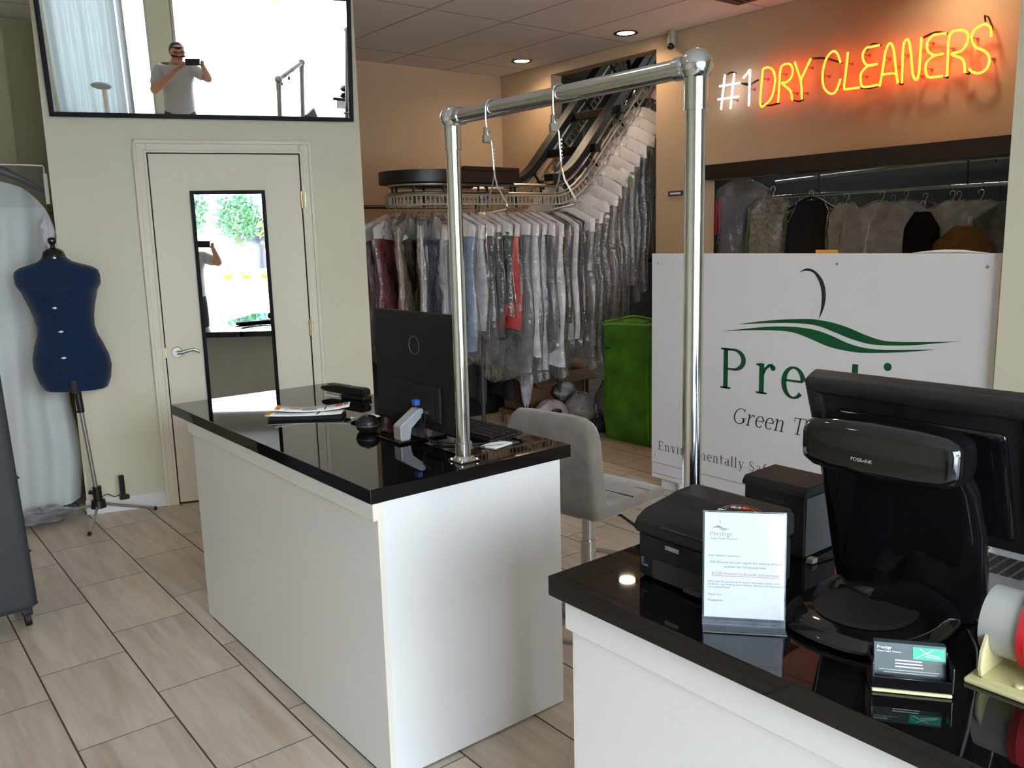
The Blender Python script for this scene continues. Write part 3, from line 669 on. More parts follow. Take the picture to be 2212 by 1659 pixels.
for (y, z) in ((3.537, 2.55), (3.45, 2.45), (3.40, 2.56), (3.315, 2.43), (3.24, 2.42), (3.21, 2.57), (3.09, 2.5), (2.99, 2.42), (2.94, 2.55), (2.84, 2.46), (2.83, 2.58), (2.70, 2.54), (2.63, 2.48), (2.59, 2.54), (2.50, 2.41), (2.45, 2.58), (2.45, 2.44), (2.336, 2.53), (2.24, 2.56), (2.21, 2.56), (2.12, 2.44), (3.85, 2.56), (3.78, 2.45), (3.64, 2.5)):
    b = MB().cyl((NX+0.006, y, z), (5.05, y, z), 0.0035, n=8); b.cyl((5.044, y, z), (5.05, y, z), 0.009, n=10); obj('tube_support', b, 'cleartube', ne)

# ------------------------------------------------------------------ counters
def counter(name, label, x0, x1, y0, y1, sx0, sx1, sy0, sy1, az, near):
    """x0.. body, sx0.. stone slab, az underside of the apron, near = y of the end that is seen from the gap"""
    t = thing(name, label, 'counter', ((x0+x1)/2, (y0+y1)/2, 0))
    b = MB().box((sx0, sy0, 0.858), (sx1, sy1, 0.90), 0.003); lab(obj('countertop', b, 'granite', t), 'polished black stone countertop')
    b = MB().box((x0, y0+0.002, 0.012), (x0+0.018, y1-0.002, az), 0.002); obj('front_panel', b, 'laminate', t)
    b = MB().box((x0-0.016, y0-0.003, az), (x0+0.018, y1+0.003, 0.8575), 0.002); obj('apron', b, 'laminate', t)
    for ye, d in ((y0, 1), (y1, -1)):
        b = MB().box((x0+0.0195, min(ye+0.006*d, ye+0.026*d), 0.005), (x1, max(ye+0.006*d, ye+0.026*d), 0.8575), 0.002); obj('end_panel', b, 'laminate', t)
        b = MB().box((x0, min(ye-0.0005*d, ye+0.0015*d), 0.012), (x0+0.0175, max(ye-0.0005*d, ye+0.0015*d), az-0.001)); lab(obj('edge_band', b, 'laminate_edge', t), 'cream edge strip on the corner')
        b = MB().box((x0-0.0155, min(ye-0.0048*d, ye-0.0032*d), az+0.001), (x0+0.0175, max(ye-0.0048*d, ye-0.0032*d), 0.857)); lab(obj('apron_end', b, 'laminate_edge', t), 'cream end of the apron')
    b = MB().box((x1-0.02, y0+0.03, 0.005), (x1-0.001, y1-0.03, 0.8575), 0.002); obj('back_panel', b, 'laminate', t)
    b = MB().box((x0+0.006, y0+0.03, 0.0), (x1-0.03, y1-0.03, 0.012)); lab(obj('base', b, 'kick', t), 'dark gap under the panels')
    return t
isl = counter('service_counter', 'white island counter with a black stone top, farther of the two counters', 1.105, 1.785, 2.0, 3.51, 1.083, 1.822, 1.992, 3.705, 0.808, 2.0)
rc = counter('service_counter', 'white counter with a black stone top holding the register, nearest the camera', 1.10, 1.745, -1.30, 1.205, 1.053, 1.84, -1.35, 1.226, 0.782, 1.205)

# ------------------------------------------------------------------ hanging bar across the gap
gr = thing('hanging_bar', 'chrome pipe bar on two posts spanning the gap between the counters', 'rail', (1.451, 1.62, 0.9))
PX = 1.451; YL, YR, BZ = 2.068, 1.191, 1.905
def post(y):
    b = MB().cyl((PX, y, 0.915), (PX, y, BZ-0.02), 0.0212, n=32); p = obj('post', b, 'chrome', gr)
    b = MB().cyl((PX, y, BZ-0.085), (PX, y, BZ-0.02), 0.0245, n=32); b.cyl((PX, y, BZ-0.088), (PX, y, BZ-0.085), 0.0255, n=32); obj('collar', b, 'chrome', gr)
    b = MB(); b.box((PX-0.035, y-0.035, 0.9), (PX+0.035, y+0.035, 0.906), 0.002); b.lathe([(0.034, 0.906), (0.030, 0.914), (0.0255, 0.918), (0.0255, 0.958), (0.022, 0.960)], (PX, y, 0), n=32)
    for sx in (-1, 1):
        for sy in (-1, 1): b.cyl((PX+sx*0.028, y+sy*0.028, 0.905), (PX+sx*0.028, y+sy*0.028, 0.910), 0.005, n=10)
    b.cyl((PX+0.02, y-0.014, 0.937), (PX+0.022, y-0.019, 0.937), 0.004, n=8)
    obj('flange', b, 'chrome', gr)
    b = MB().sph((PX, y, BZ), 0.0345, 36, 20); obj('ball_joint', b, 'chrome', gr)
post(YL); post(YR)
b = MB().cyl((PX, YR+0.02, BZ), (PX, YL-0.02, BZ), 0.0212, n=36); obj('crossbar', b, 'chrome', gr)
b = MB().cyl((PX, YR+0.03, BZ), (PX, YR+0.05, BZ), 0.0245, n=36); obj('collar', b, 'chrome', gr); b = MB().cyl((PX, YL-0.05, BZ), (PX, YL-0.03, BZ), 0.0245, n=36); obj('collar', b, 'chrome', gr)
def hanger(y, rz, label):
    t = thing('wire_hanger', label, 'hanger', (PX, y, BZ+0.022), 0.0, group='wire hangers on the chrome bar')
    r = 0.0022
    arc = [(0.024*math.cos(a), 0, -0.022+0.0255*math.sin(a)) for a in [math.radians(q) for q in range(-25, 181, 15)]]
    b = MB().tube(arc + [(-0.024, 0, -0.05), (-0.020, 0, -0.085), (-0.006, 0, -0.11), (0, 0, -0.19)], 0.0026, n=8); obj('hook', b, 'chromedull', t, local=True)
    b = MB(); b.tube([(0, 0, -0.17), (0.004, 0, -0.195), (0.05, 0, -0.225), (0.19, 0, -0.275), (0.2, 0, -0.284), (0.19, 0, -0.29), (-0.19, 0, -0.29), (-0.2, 0, -0.284), (-0.19, 0, -0.275), (-0.05, 0, -0.225), (-0.004, 0, -0.195), (0, 0, -0.17)], r, n=8)
    for q in range(5): b.cyl((0, 0, -0.125-q*0.009), (0, 0, -0.130-q*0.009), 0.004, n=8)
    bmesh.ops.transform(b.bm, matrix=Matrix.Rotation(rz, 4, 'Z'), verts=b.bm.verts); obj('hanger_frame', b, 'chromedull', t, local=True)
    b = MB(); b.box((-0.034, -0.006, -0.11), (-0.012, 0.006, -0.09), 0.002); b.box((-0.03, -0.004, -0.092), (-0.022, 0.004, -0.07), 0.001); b.box((-0.018, -0.004, -0.092), (-0.012, 0.004, -0.078), 0.001)
    lab(obj('clip', b, 'brownclip', t, local=True), 'small brownish clip on the hook')
hanger(1.878, math.radians(61), 'wire hanger on the chrome bar nearer the island post')
hanger(1.608, math.radians(57), 'wire hanger near the middle of the chrome bar')
# ------------------------------------------------------------------ things on the island counter
CT = 0.9005
mo = thing('computer_monitor', 'black all-in-one computer seen from behind on the island counter', 'computer', (1.5, 2.455, 0.9))
def MM(x, y, z): return Vector((x, y, z))
b = MB().box((1.535, 2.195, 0.93), (1.555, 2.725, 1.328), 0.006, 3); obj('back_shell', b, 'blackmatte', mo)
b = MB().box((1.522, 2.30, 0.96), (1.537, 2.60, 1.085), 0.008, 3); obj('rear_housing', b, 'blackmatte', mo)
b = MB().box((1.5555, 2.21, 0.955), (1.558, 2.71, 1.315)); obj('screen', b, 'screen', mo)
b = MB().tube([(1.5335, 2.458+0.031*math.cos(a), 1.213+0.031*math.sin(a)) for a in [2*PI*k/40 for k in range(40)]], 0.0022, n=6, closed=True); lg = obj('logo_ring', b, 'greyplastic', mo)
words('DELL', 'greyplastic', mo, (1.5343, 2.478, 1.205), (0, -1, 0), (0, 0, 1), 0.022)
b = MB().box((1.5185, 2.33, 0.985), (1.5225, 2.53, 1.065)); lab(obj('port_panel', b, 'blackmatte', mo), 'recessed port panel')
for k in range(4):
    b = MB().box((1.5155, 2.36+k*0.028, 0.99), (1.5195, 2.38+k*0.028, 1.0)); obj('port', b, 'greyplastic', mo)
b = MB().box((1.495, 2.405, 1.015), (1.515, 2.43, 1.035), 0.003); lab(obj('plug', b, 'blue', mo), 'blue cable plug')
b = MB().box((1.41, 2.375, 0.9), (1.60, 2.535, 0.909), 0.003); lab(obj('stand_base', b, 'blackgloss', mo), 'flat glossy black base plate')
b = MB().prism([(1.424, 0.909), (1.462, 0.909), (1.463, 0.948), (1.517, 0.984), (1.517, 1.006), (1.50, 1.008), (1.424, 0.958)], lambda u, v, w: (u, w, v), 2.388, 2.436)
bmesh.ops.bevel(b.bm, geom=b.bm.edges[:], offset=0.003, segments=2, affect='EDGES')
lab(obj('stand_post', b, 'silver', mo, angle=20), 'bent silver post')
cb = thing('cable', 'thin black cable sagging from the computer towards the keyboard on the island', 'cable', (1.55, 2.3, 0.9))
b = MB().tube(smooth_line([(1.512, 2.39, 0.99), (1.49, 2.36, 0.95), (1.50, 2.33, 0.912), (1.54, 2.26, 0.904), (1.60, 2.20, 0.904), (1.68, 2.17, 0.904), (1.74, 2.19, 0.904)], 6), 0.0028, n=6); obj('cord', b, 'blackplastic', cb)
b = MB().tube(smooth_line([(1.512, 2.37, 0.99), (1.48, 2.33, 0.93), (1.50, 2.27, 0.904), (1.57, 2.17, 0.904), (1.65, 2.13, 0.904)], 6), 0.0022, n=6); obj('cord', b, 'blackplastic', cb)

kb = thing('keyboard', 'black keyboard beside the stool edge of the island counter', 'keyboard', (1.71, 2.37, 0.9))
MK = Matrix.Translation((1.705, 2.39, 0.913)) @ Matrix.Rotation(math.radians(-4), 4, 'Y')
b = MB().box((-0.07, -0.21, -0.008), (0.07, 0.21, 0.004), 0.004, M=MK); obj('body', b, 'blackplastic', kb)
for r in range(5):
    b = MB()
    for q in range(14): b.box((-0.06+r*0.024, -0.2+q*0.0285, 0.004), (-0.04+r*0.024, -0.176+q*0.0285, 0.010), 0.0015, 1, M=MK)
    obj('key_row', b, 'blackmatte', kb)
dm = thing('computer_mouse', 'round domed black device on the island beside the printed leaflets', 'mouse', (1.44, 2.64, 0.9))
b = MB().lathe([(0.030, 0.0), (0.040, 0.012), (0.043, 0.026), (0.040, 0.040), (0.030, 0.052), (0.016, 0.058), (0.002, 0.060)], (1.44, 2.64, 0.9), n=32); obj('shell', b, 'blackplastic', dm)
b = MB().lathe([(0.0432, 0.022), (0.0437, 0.024), (0.0432, 0.026)], (1.44, 2.64, 0.9), n=32); obj('seam_ring', b, 'greyplastic', dm)
b = MB().cyl((1.432, 2.63, 0.957), (1.432, 2.63, 0.961), 0.006, n=12); obj('button', b, 'greyplastic', dm)

st = thing('stapler', 'long black stapler-like desk tool at the far end of the island', 'stapler', (1.70, 3.30, 0.9), rot=(0, 0, math.atan2(-0.29, 0.057)))
b = MB(); b.prism([(-0.15, 0.028), (-0.14, 0.040), (-0.05, 0.05), (0.13, 0.052), (0.145, 0.045), (0.145, 0.022), (-0.02, 0.018), (-0.12, 0.020)], lambda u, v, w: (u, w, v), -0.022, 0.022)
bmesh.ops.bevel(b.bm, geom=b.bm.edges[:], offset=0.004, segments=2, affect='EDGES'); obj('arm', b, 'blackplastic', st, local=True)
b = MB().box((0.0, -0.026, 0.0), (0.145, 0.026, 0.018), 0.004); obj('base', b, 'blackplastic', st, local=True)
b = MB().box((-0.1, -0.015, 0.049), (0.02, 0.015, 0.0535), 0.001); lab(obj('grip_strip', b, 'greyplastic', st, local=True), 'grey strip along the top')
b = MB().box((-0.12, -0.02, 0.0), (-0.02, 0.03, 0.004)); lab(obj('paper_slip', b, 'paper', st, local=True), 'white slip tucked under it')

def leaflet(label, P, a, L, Wd, bend, z0, marks):
    t = thing('printed_leaflet', label, 'leaflet', (P[0], P[1], z0), a, group='printed leaflets on the island')
    def f(u, v, w=0): x = (u-0.5)*L; return (x, (v-0.5)*Wd, 0.002 + bend*(2*u-1)**2 + w)
    b = MB().grid(f, 16, 2); obj('sheet', b, 'paper', t, local=True, solid=0.0022)
    for nm, m, u0, u1, v0, v1 in marks:
        b = MB().grid(lambda u, v: f(u0+(u1-u0)*u, v0+(v1-v0)*v, 0.0016), 6, 1); obj(nm, b, m, t, local=True, fix=False)
    return t
an = math.atan2(-0.173, 0.229)
leaflet('white printed leaflet with a yellow end lying lowest on the island', (1.385, 3.03), an, 0.29, 0.085, 0.004, CT+0.012, [('yellow_end', 'amber', 0.0, 0.06, 0, 1), ('black_bar', 'ink', 0.66, 0.69, 0.1, 0.9), ('lettering', 'ink', 0.1, 0.5, 0.3, 0.36), ('lettering', 'ink', 0.1, 0.6, 0.55, 0.6)])
leaflet('curled white leaflet with a red block and a yellow end on the island', (1.43, 3.055), an+0.10, 0.285, 0.10, 0.012, CT+0.02, [('yellow_end', 'amber', 0.0, 0.07, 0.1, 1), ('red_block', 'red', 0.8, 0.9, 0.45, 0.95), ('picture', 'ink', 0.66, 0.68, 0.1, 0.9), ('picture', 'tapegrey', 0.36, 0.56, 0.15, 0.8), ('lettering', 'inkred', 0.18, 0.34, 0.5, 0.56), ('lettering', 'ink', 0.12, 0.34, 0.3, 0.35), ('lettering', 'ink', 0.92, 0.97, 0.5, 0.9)])
pk = thing('leaflet_pack', 'dark backing pad under the printed leaflets', 'pad', (1.39, 3.02, CT), an)
b = MB().box((-0.14, -0.05, 0.0), (0.14, 0.05, 0.0105), 0.001); obj('pad', b, 'blackmatte', pk, local=True)
tk = thing('paper_ticket', 'small crumpled white and red ticket behind the round black device', 'ticket', (1.53, 2.82, CT), -0.5)
b = MB().grid(lambda u, v: ((u-.5)*0.11, (v-.5)*0.05, 0.004+0.006*math.sin(u*7)*math.cos(v*3)+0.006), 10, 4); obj('sheet', b, 'paper', tk, local=True)
b = MB().grid(lambda u, v: ((0.45+u*0.2-.5)*0.11, (0.3+v*0.4-.5)*0.05, 0.0115+0.006*math.sin((0.45+u*0.2)*7)*math.cos((0.3+v*0.4)*3)), 4, 2); obj('red_print', b, 'red', tk, local=True, fix=False)
cdx = thing('note_card', 'white note card by the foot of the chrome post', 'card', (1.64, 2.15, CT), 0.25)
b = MB().box((-0.045, -0.03, 0.002), (0.045, 0.03, 0.0045), 0.0005); obj('card', b, 'paper', cdx, local=True)
b = MB().box((-0.055, -0.036, 0.0), (0.075, 0.036, 0.0019), 0.0005); lab(obj('card_sleeve', b, 'acrylic', cdx, local=True), 'clear plastic sleeve')

# ------------------------------------------------------------------ things on the register counter
# label printer nearest the front
def printer(name, label, x0, x1, y0, y1, z1, badge):
    t = thing(name, label, 'printer', ((x0+x1)/2, (y0+y1)/2, 0.9))
    return t
pr = printer('label_printer', 'black printer with a rounded lid at the counter corner behind the letter', 1.185, 1.385, 0.86, 1.11, 1.05, None)
prof = [(1.190, 0.905), (1.190, 0.992), (1.378, 0.992), (1.378, 0.905)]
b = MB().prism(prof, lambda u, v, w: (u, w, v), 0.887, 1.108); bmesh.ops.bevel(b.bm, geom=b.bm.edges[:], offset=0.004, segments=2, affect='EDGES'); obj('body', b, 'blackmatte', pr)
prof = [(1.177, 0.994), (1.178, 1.010), (1.188, 1.024), (1.215, 1.032), (1.262, 1.039), (1.295, 1.050), (1.362, 1.053), (1.380, 1.043), (1.384, 1.02), (1.382, 0.994)]
b = MB().prism(prof, lambda u, v, w: (u, w, v), 0.883, 1.112); bmesh.ops.bevel(b.bm, geom=b.bm.edges[:], offset=0.0055, segments=3, affect='EDGES'); obj('lid', b, 'blackmatte', pr, angle=50)
b = MB().tube([(1.181, 1.04, 1.0175), (1.181, 0.95, 1.0175), (1.181, 0.89, 1.0175)], 0.0012, n=6); obj('lid_seam', b, 'greyplastic', pr)
b = MB().sph((1.285, 0.94, 1.040), (0.050, 0.05, 0.018), 24, 10); lab(obj('media_window', b, 'blackgloss', pr), 'dark curved window in the lid')
b = MB().box((1.1885, 0.905, 0.906), (1.1905, 1.07, 0.945)); lab(obj('paper_outlet', b, 'kick', pr), 'open outlet slot')
b = MB().box((1.178, 0.945, 0.906), (1.191, 0.985, 0.914), 0.002); obj('outlet_tray', b, 'greyplastic', pr)
b = MB(); b.box((1.1875, 1.094, 0.925), (1.1905, 1.098, 0.942)); b.box((1.1875, 1.082, 0.925), (1.1905, 1.098, 0.929)); lab(obj('corner_bracket', b, 'bluegrey', pr), 'bluish corner piece')
b = MB().box((1.188, 1.004, 0.972), (1.1905, 1.038, 0.980), 0.0008); lab(obj('badge', b, 'silver', pr), 'small silver badge')
words('BIXOLON', 'ink', pr, (1.1877, 1.0365, 0.9732), (0, -1, 0), (0, 0, 1), 0.0078)
for (x, y) in ((1.2, 0.89), (1.2, 1.08), (1.35, 0.89), (1.35, 1.08)):
    b = MB().box((x, y, 0.9), (x+0.02, y+0.02, 0.906)); obj('foot', b, 'blackmatte', pr)

p2 = printer('receipt_printer', 'boxy flat-topped black printer farther back on the register counter', 1.49, 1.62, 0.934, 1.085, 1.05, None)
b = MB().box((1.496, 0.936, 0.9), (1.618, 1.083, 1.030), 0.004); obj('body', b, 'blackmatte', p2)
b = MB().prism([(1.490, 1.031), (1.491, 1.040), (1.500, 1.050), (1.61, 1.052), (1.622, 1.045), (1.622, 1.031)], lambda u, v, w: (u, w, v), 0.934, 1.086); bmesh.ops.bevel(b.bm, geom=b.bm.edges[:], offset=0.002, segments=2, affect='EDGES'); obj('lid', b, 'blackmatte', p2)
b = MB().box((1.50, 0.9335, 0.905), (1.615, 0.9362, 1.028)); lab(obj('side_panel', b, 'greyplastic', p2), 'greyer side panel')
words('BIXOLON', 'greyplastic', p2, (1.4955, 1.032, 1.007), (0, -1, 0), (0, 0, 1), 0.0105)
us = thing('cable', 'short cable with a pale square plug beside the boxy printer', 'cable', (1.40, 0.85, CT))
b = MB().box((1.482, 0.905, 0.902), (1.500, 0.92, 0.912), 0.001, M=None); lab(obj('plug', b, 'slot', us), 'pale metal plug')
b = MB().tube(smooth_line([(1.499, 0.912, 0.907), (1.53, 0.905, 0.905), (1.57, 0.90, 0.905), (1.64, 0.91, 0.905), (1.70, 0.95, 0.905)], 5), 0.003, n=6); obj('cord', b, 'blackplastic', us)

# acrylic sign holder with the letter
SE = Vector((0.655, -0.756, 0)); SN = Vector((-0.756, -0.655, 0))
sg = thing('sign_holder', 'clear acrylic stand with a white printed letter on the register counter', 'sign', (1.158, 0.824, CT))
SC = Vector((1.152, 0.830, CT)); SU = (Vector((0, 0, 1)) - SN*0.10).normalized()
SUP = Matrix(((SE.x, SN.x, SU.x, SC.x), (SE.y, SN.y, SU.y, SC.y), (SE.z, SN.z, SU.z, SC.z), (0, 0, 0, 1)))   # (right, front, up)
b = MB().box((-0.066, 0.0, 0.016), (0.066, 0.0012, 0.198), M=SUP); obj('letter_sheet', b, 'paper', sg, smooth=False)
b = MB().box((-0.069, 0.0025, 0.006), (0.069, 0.0045, 0.2), 0.0006, M=SUP); obj('front_sheet', b, 'clearfront', sg)
b = MB(); b.box((-0.069, -0.0035, 0.006), (0.069, -0.0015, 0.2), 0.0006, M=SUP)
MBs = Matrix(((SE.x, SN.x, 0, SC.x), (SE.y, SN.y, 0, SC.y), (0, 0, 1, SC.z), (0, 0, 0, 1)))
b.box((-0.069, -0.035, 0.0), (0.069, 0.028, 0.0022), 0.0006, M=MBs)
b.box((-0.069, -0.0015, 0.002), (0.069, 0.0025, 0.012), M=SUP)
obj('acrylic_holder', b, 'acrylic', sg)
def SP(u, v): return SC + SE*u + SU*v + SN*0.00135
def sw(txt, u, v, size, m='ink', al='LEFT'): words(txt, m, sg, SP(u, v), SE, SU, size, align=al)
b = MB()
for pts in ([(-0.056, 0.170), (-0.044, 0.173), (-0.036, 0.1685), (-0.024, 0.170)], [(-0.052, 0.1725), (-0.043, 0.1745), (-0.034, 0.1705), (-0.026, 0.172)]):
    sm = smooth_line(pts, 5); n = len(sm)
    b.add([SP(u, v+0.0007*math.sin(PI*i/(n-1))) for i, (u, v) in enumerate(sm)] + [SP(u, v-0.0007*math.sin(PI*i/(n-1))) for i, (u, v) in enumerate(sm)], [(i, i+1, n+i+1, n+i) for i in range(n-1)])
b.add([SP(-0.043, 0.184), SP(-0.040, 0.183), SP(-0.0385, 0.178), SP(-0.0405, 0.182)], [(0, 1, 2, 3)])
obj('hanger_logo', b, 'ink', sg, smooth=False, fix=False)
pol, wd = G2.line('Prestige', 0.06); letter_mesh('lettering', [[(x, y) for x, y in q] for q in pol], 'ink', sg, lambda u, v: SP(-0.057+u*0.0100, 0.1575+v*0.0115))
sw('Green Touch Cleaners', -0.057, 0.1515, 0.0048)
sw('Dear Valued Customers,', -0.060, 0.122, 0.0053)
sw('20% Discount for your regular dry cleaning within 2', 0.002, 0.1105, 0.0056, al='CENTER')
sw('business day Turnaround time.', 0.002, 0.1030, 0.0056, al='CENTER')
sw('$15.00 Minimum on all credit card purchase', 0.002, 0.0905, 0.0062, 'inkred', 'CENTER')
b = MB().add([SP(-0.054, 0.0882), SP(0.058, 0.0882), SP(0.058, 0.0888), SP(-0.054, 0.0888)], [(0, 1, 2, 3)]); 
mb = MB(); mb.poly([SP(-0.054, 0.0880), SP(0.058, 0.0880), SP(0.058, 0.0887), SP(-0.054, 0.0887)]); obj('underline', mb, 'inkred', sg, smooth=False, fix=False)
sw('We\'ll ready for your best dress laundry, Alterations, leather, suede,', -0.060, 0.0770, 0.0044)
sw('comforter, rug, Wedding Gown Cleaning, Alterations & Preservation &', -0.060, 0.0722, 0.0044)
sw('any household items.', -0.060, 0.0674, 0.0044)
sw('Thank You,', -0.060, 0.054, 0.0050)
sw('Management', -0.060, 0.044, 0.0050)

# business cards
CE = Vector((0.60, -0.80, 0)).normalized(); CN = Vector((-CE.y*-1, CE.x*-1, 0)); CN = Vector((CE.y, -CE.x, 0))
ch = thing('card_holder', 'small black holder of dark green business cards at the counter front', 'card holder', (1.165, 0.545, CT))
CC = Vector((1.163, 0.546, CT)); CUP = (Vector((0, 0, 1)) - CN*0.28).normalized(); CF = CUP.cross(CE) * -1
MC = Matrix(((CE.x, CN.x, 0, CC.x), (CE.y, CN.y, 0, CC.y), (0, 0, 1, CC.z), (0, 0, 0, 1)))
MCU = Matrix(((CE.x, CN.x, CUP.x, CC.x), (CE.y, CN.y, CUP.y, CC.y), (CE.z, CN.z, CUP.z, CC.z), (0, 0, 0, 1)))
b = MB().box((-0.054, -0.03, 0.0), (0.054, 0.014, 0.005), 0.002, M=MC); lab(obj('base_edge', b, 'yellow', ch), 'pale edge along the bottom')
b = MB(); b.box((-0.055, 0.004, 0.005), (0.055, 0.012, 0.024), 0.002, M=MC); b.box((-0.056, -0.03, 0.005), (-0.051, 0.012, 0.045), 0.002, M=MC); b.box((0.051, -0.03, 0.005), (0.056, 0.012, 0.045), 0.002, M=MC); b.box((-0.055, -0.034, 0.005), (0.055, -0.028, 0.05), 0.002, M=MC)
obj('holder', b, 'blackgloss', ch)
b = MB().box((-0.049, -0.012, 0.007), (0.049, 0.0, 0.066), 0.0006, M=MCU); lab(obj('card_stack', b, 'carddark', ch), 'stack of dark business cards')
def CP(u, v): return CC + CE*u + CUP*v + CN*0.0006
mb = MB(); mb.poly([CP(0.004, 0.045), CP(0.047, 0.045), CP(0.047, 0.0625), CP(0.004, 0.0625)]); obj('green_print', mb, 'cardgreen', ch, smooth=False, fix=False)
mb = MB()
for pts in ([(0.008, 0.047), (0.018, 0.053), (0.032, 0.060)], [(0.014, 0.0605), (0.024, 0.0535), (0.04, 0.051)], [(0.02, 0.051), (0.03, 0.0495), (0.043, 0.0485)]):
    for i in range(len(pts)-1):
        a, c = pts[i], pts[i+1]; mb.poly([CP(a[0], a[1]-0.0006)+CN*0.0002, CP(c[0], c[1]-0.0006)+CN*0.0002, CP(c[0], c[1]+0.0006)+CN*0.0002, CP(a[0], a[1]+0.0006)+CN*0.0002])
obj('leaf_print', mb, 'paper', ch, smooth=False, fix=False)
def cw(txt, u, v, s): words(txt, 'paper', ch, CP(u, v), CE, CUP, s)
cw('Prestige', -0.045, 0.057, 0.0062); cw('Green Touch Cleaners', -0.045, 0.0525, 0.0036)
for i, v in enumerate((0.041, 0.0365, 0.032)):
    mb = MB(); mb.poly([CP(-0.02, v), CP(0.016+0.001*i, v), CP(0.016+0.001*i, v+0.0016), CP(-0.02, v+0.0016)]); obj('text_rule', mb, 'paper', ch, smooth=False, fix=False)
for i, v in enumerate((0.027, 0.0235)):
    mb = MB(); mb.poly([CP(-0.042+0.006*i, v), CP(0.04-0.003*i, v), CP(0.04-0.003*i, v+0.001), CP(-0.042+0.006*i, v+0.001)]); obj('text_rule', mb, 'tapegrey', ch, smooth=False, fix=False)

# tape dispenser
td = thing('tape_dispenser', 'pale yellow metal tape dispenser with a grey roll at the right edge', 'tape dispenser', (1.31, 0.44, CT))
b = MB().box((1.245, 0.30, 0.9), (1.40, 0.507, 0.908), 0.003); obj('base_plate', b, 'yellow', td)
b = MB().prism([(1.262, 0.909), (1.36, 0.909), (1.375, 0.94), (1.375, 0.985), (1.33, 0.99), (1.275, 0.975), (1.258, 0.95), (1.255, 0.925)], lambda u, v, w: (u, w, v), 0.488, 0.492); obj('side_bracket', b, 'yellow', td)
b = MB().prism([(1.262, 0.909), (1.36, 0.909), (1.375, 0.94), (1.375, 0.985), (1.33, 0.99), (1.275, 0.975), (1.258, 0.95), (1.255, 0.925)], lambda u, v, w: (u, w, v), 0.375, 0.379); obj('side_bracket', b, 'yellow', td)
b = MB().box((1.26, 0.379, 0.908), (1.365, 0.488, 0.911)); obj('saddle', b, 'yellow', td)
b = MB().cyl((1.325, 0.450, 0.978), (1.325, 0.503, 0.978), 0.052, n=48); bmesh.ops.bevel(b.bm, geom=[e for e in b.bm.edges if abs(e.verts[0].co.y-e.verts[1].co.y) < 1e-6], offset=0.006, segments=3, affect='EDGES'); lab(obj('tape_roll', b, 'tapegrey', td), 'grey roll of tape')
b = MB().cyl((1.325, 0.438, 0.978), (1.325, 0.4495, 0.978), 0.057, n=48); lab(obj('hub_disc', b, 'red', td), 'red flange disc')
b = MB().cyl((1.325, 0.365, 0.978), (1.325, 0.428, 0.978), 0.015, n=20); obj('axle', b, 'chromedull', td)
b = MB().sph((1.268, 0.44, 0.912), (0.007, 0.007, 0.004), 14, 8); obj('rivet', b, 'yellow', td)

# register terminal
ps = thing('register_terminal', 'glossy black register terminal seen from behind on the nearer counter', 'register', (1.34, 0.71, CT))
def sell(cx, cy, rx, ry, z, n=48, e=2.6, sk=0.0, dz=0.0):
    out = []
    for i in range(n):
        a = 2*PI*i/n; c, s = math.cos(a), math.sin(a)
        x = cx+rx*math.copysign(abs(c)**(2/e), c); y = cy+ry*math.copysign(abs(s)**(2/e), s)
        out.append(Vector((x, y+sk*(x-cx), z + dz*max(0, (x-cx)/rx))))
    return out
b = MB().loft([sell(1.345, 0.705, 0.150, 0.118, 0.901), sell(1.345, 0.705, 0.158, 0.125, 0.906), sell(1.345, 0.705, 0.156, 0.123, 0.915, dz=0.004), sell(1.348, 0.705, 0.140, 0.108, 0.926, dz=0.014), sell(1.352, 0.705, 0.115, 0.088, 0.930, dz=0.024), sell(1.355, 0.705, 0.07, 0.06, 0.931, dz=0.024), sell(1.355, 0.705, 0.01, 0.01, 0.931, dz=0.02)])
obj('base', b, 'blackgloss', ps, angle=60)
b = MB().loft([sell(1.315, 0.70, 0.088, 0.080, 0.931, e=2.2), sell(1.315, 0.70, 0.080, 0.072, 0.9335, e=2.2), sell(1.315, 0.70, 0.076, 0.068, 0.9325, e=2.2)]); lab(obj('base_dish', b, 'blackmatte', ps), 'matte oval dish in the base')
def rr(c, up, wy, th, n=10, r=0.4):
    """rounded bar section, wide along y, thick along the normal of the path"""
    up = Vector(up).normalized(); nn = Vector((up.z, 0, -up.x)); out = []
    for i in range(48):
        a = 2*PI*i/48; cc, s = math.cos(a), math.sin(a); e = 4.0
        out.append(Vector(c) + Vector((0, 1, 0))*wy/2*math.copysign(abs(cc)**(2/e), cc) + nn*th/2*math.copysign(abs(s)**(2/e), s))
    return out
b = MB().loft([rr((1.455, 0.702, 0.905), (0, 0, 1), 0.245, 0.07), rr((1.455, 0.702, 0.94), (0, 0, 1), 0.272, 0.05), rr((1.445, 0.702, 0.99), (-0.2, 0, 1), 0.282, 0.04), rr((1.42, 0.700, 1.07), (-0.33, 0, 1), 0.284, 0.034), rr((1.385, 0.698, 1.15), (-0.45, 0, 1), 0.275, 0.034), rr((1.35, 0.696, 1.20), (-0.6, 0, 1), 0.25, 0.04)])
obj('stand', b, 'blackgloss', ps, angle=60)
b = MB(); rings = []
for y, k in ((0.555, 0.45), (0.562, 0.72), (0.58, 0.9), (0.62, 1.0), (0.70, 1.04), (0.76, 1.0), (0.80, 0.92), (0.82, 0.75), (0.828, 0.45)):
    rings.append([Vector((1.335+0.050*k*math.copysign(abs(math.cos(a))**0.5, math.cos(a)) - 0.0, y, 1.207+0.047*k*math.copysign(abs(math.sin(a))**0.5, math.sin(a)))) for a in [2*PI*i/32 for i in range(32)]])
b.loft(rings); obj('hinge_cover', b, 'blackgloss', ps, angle=60)
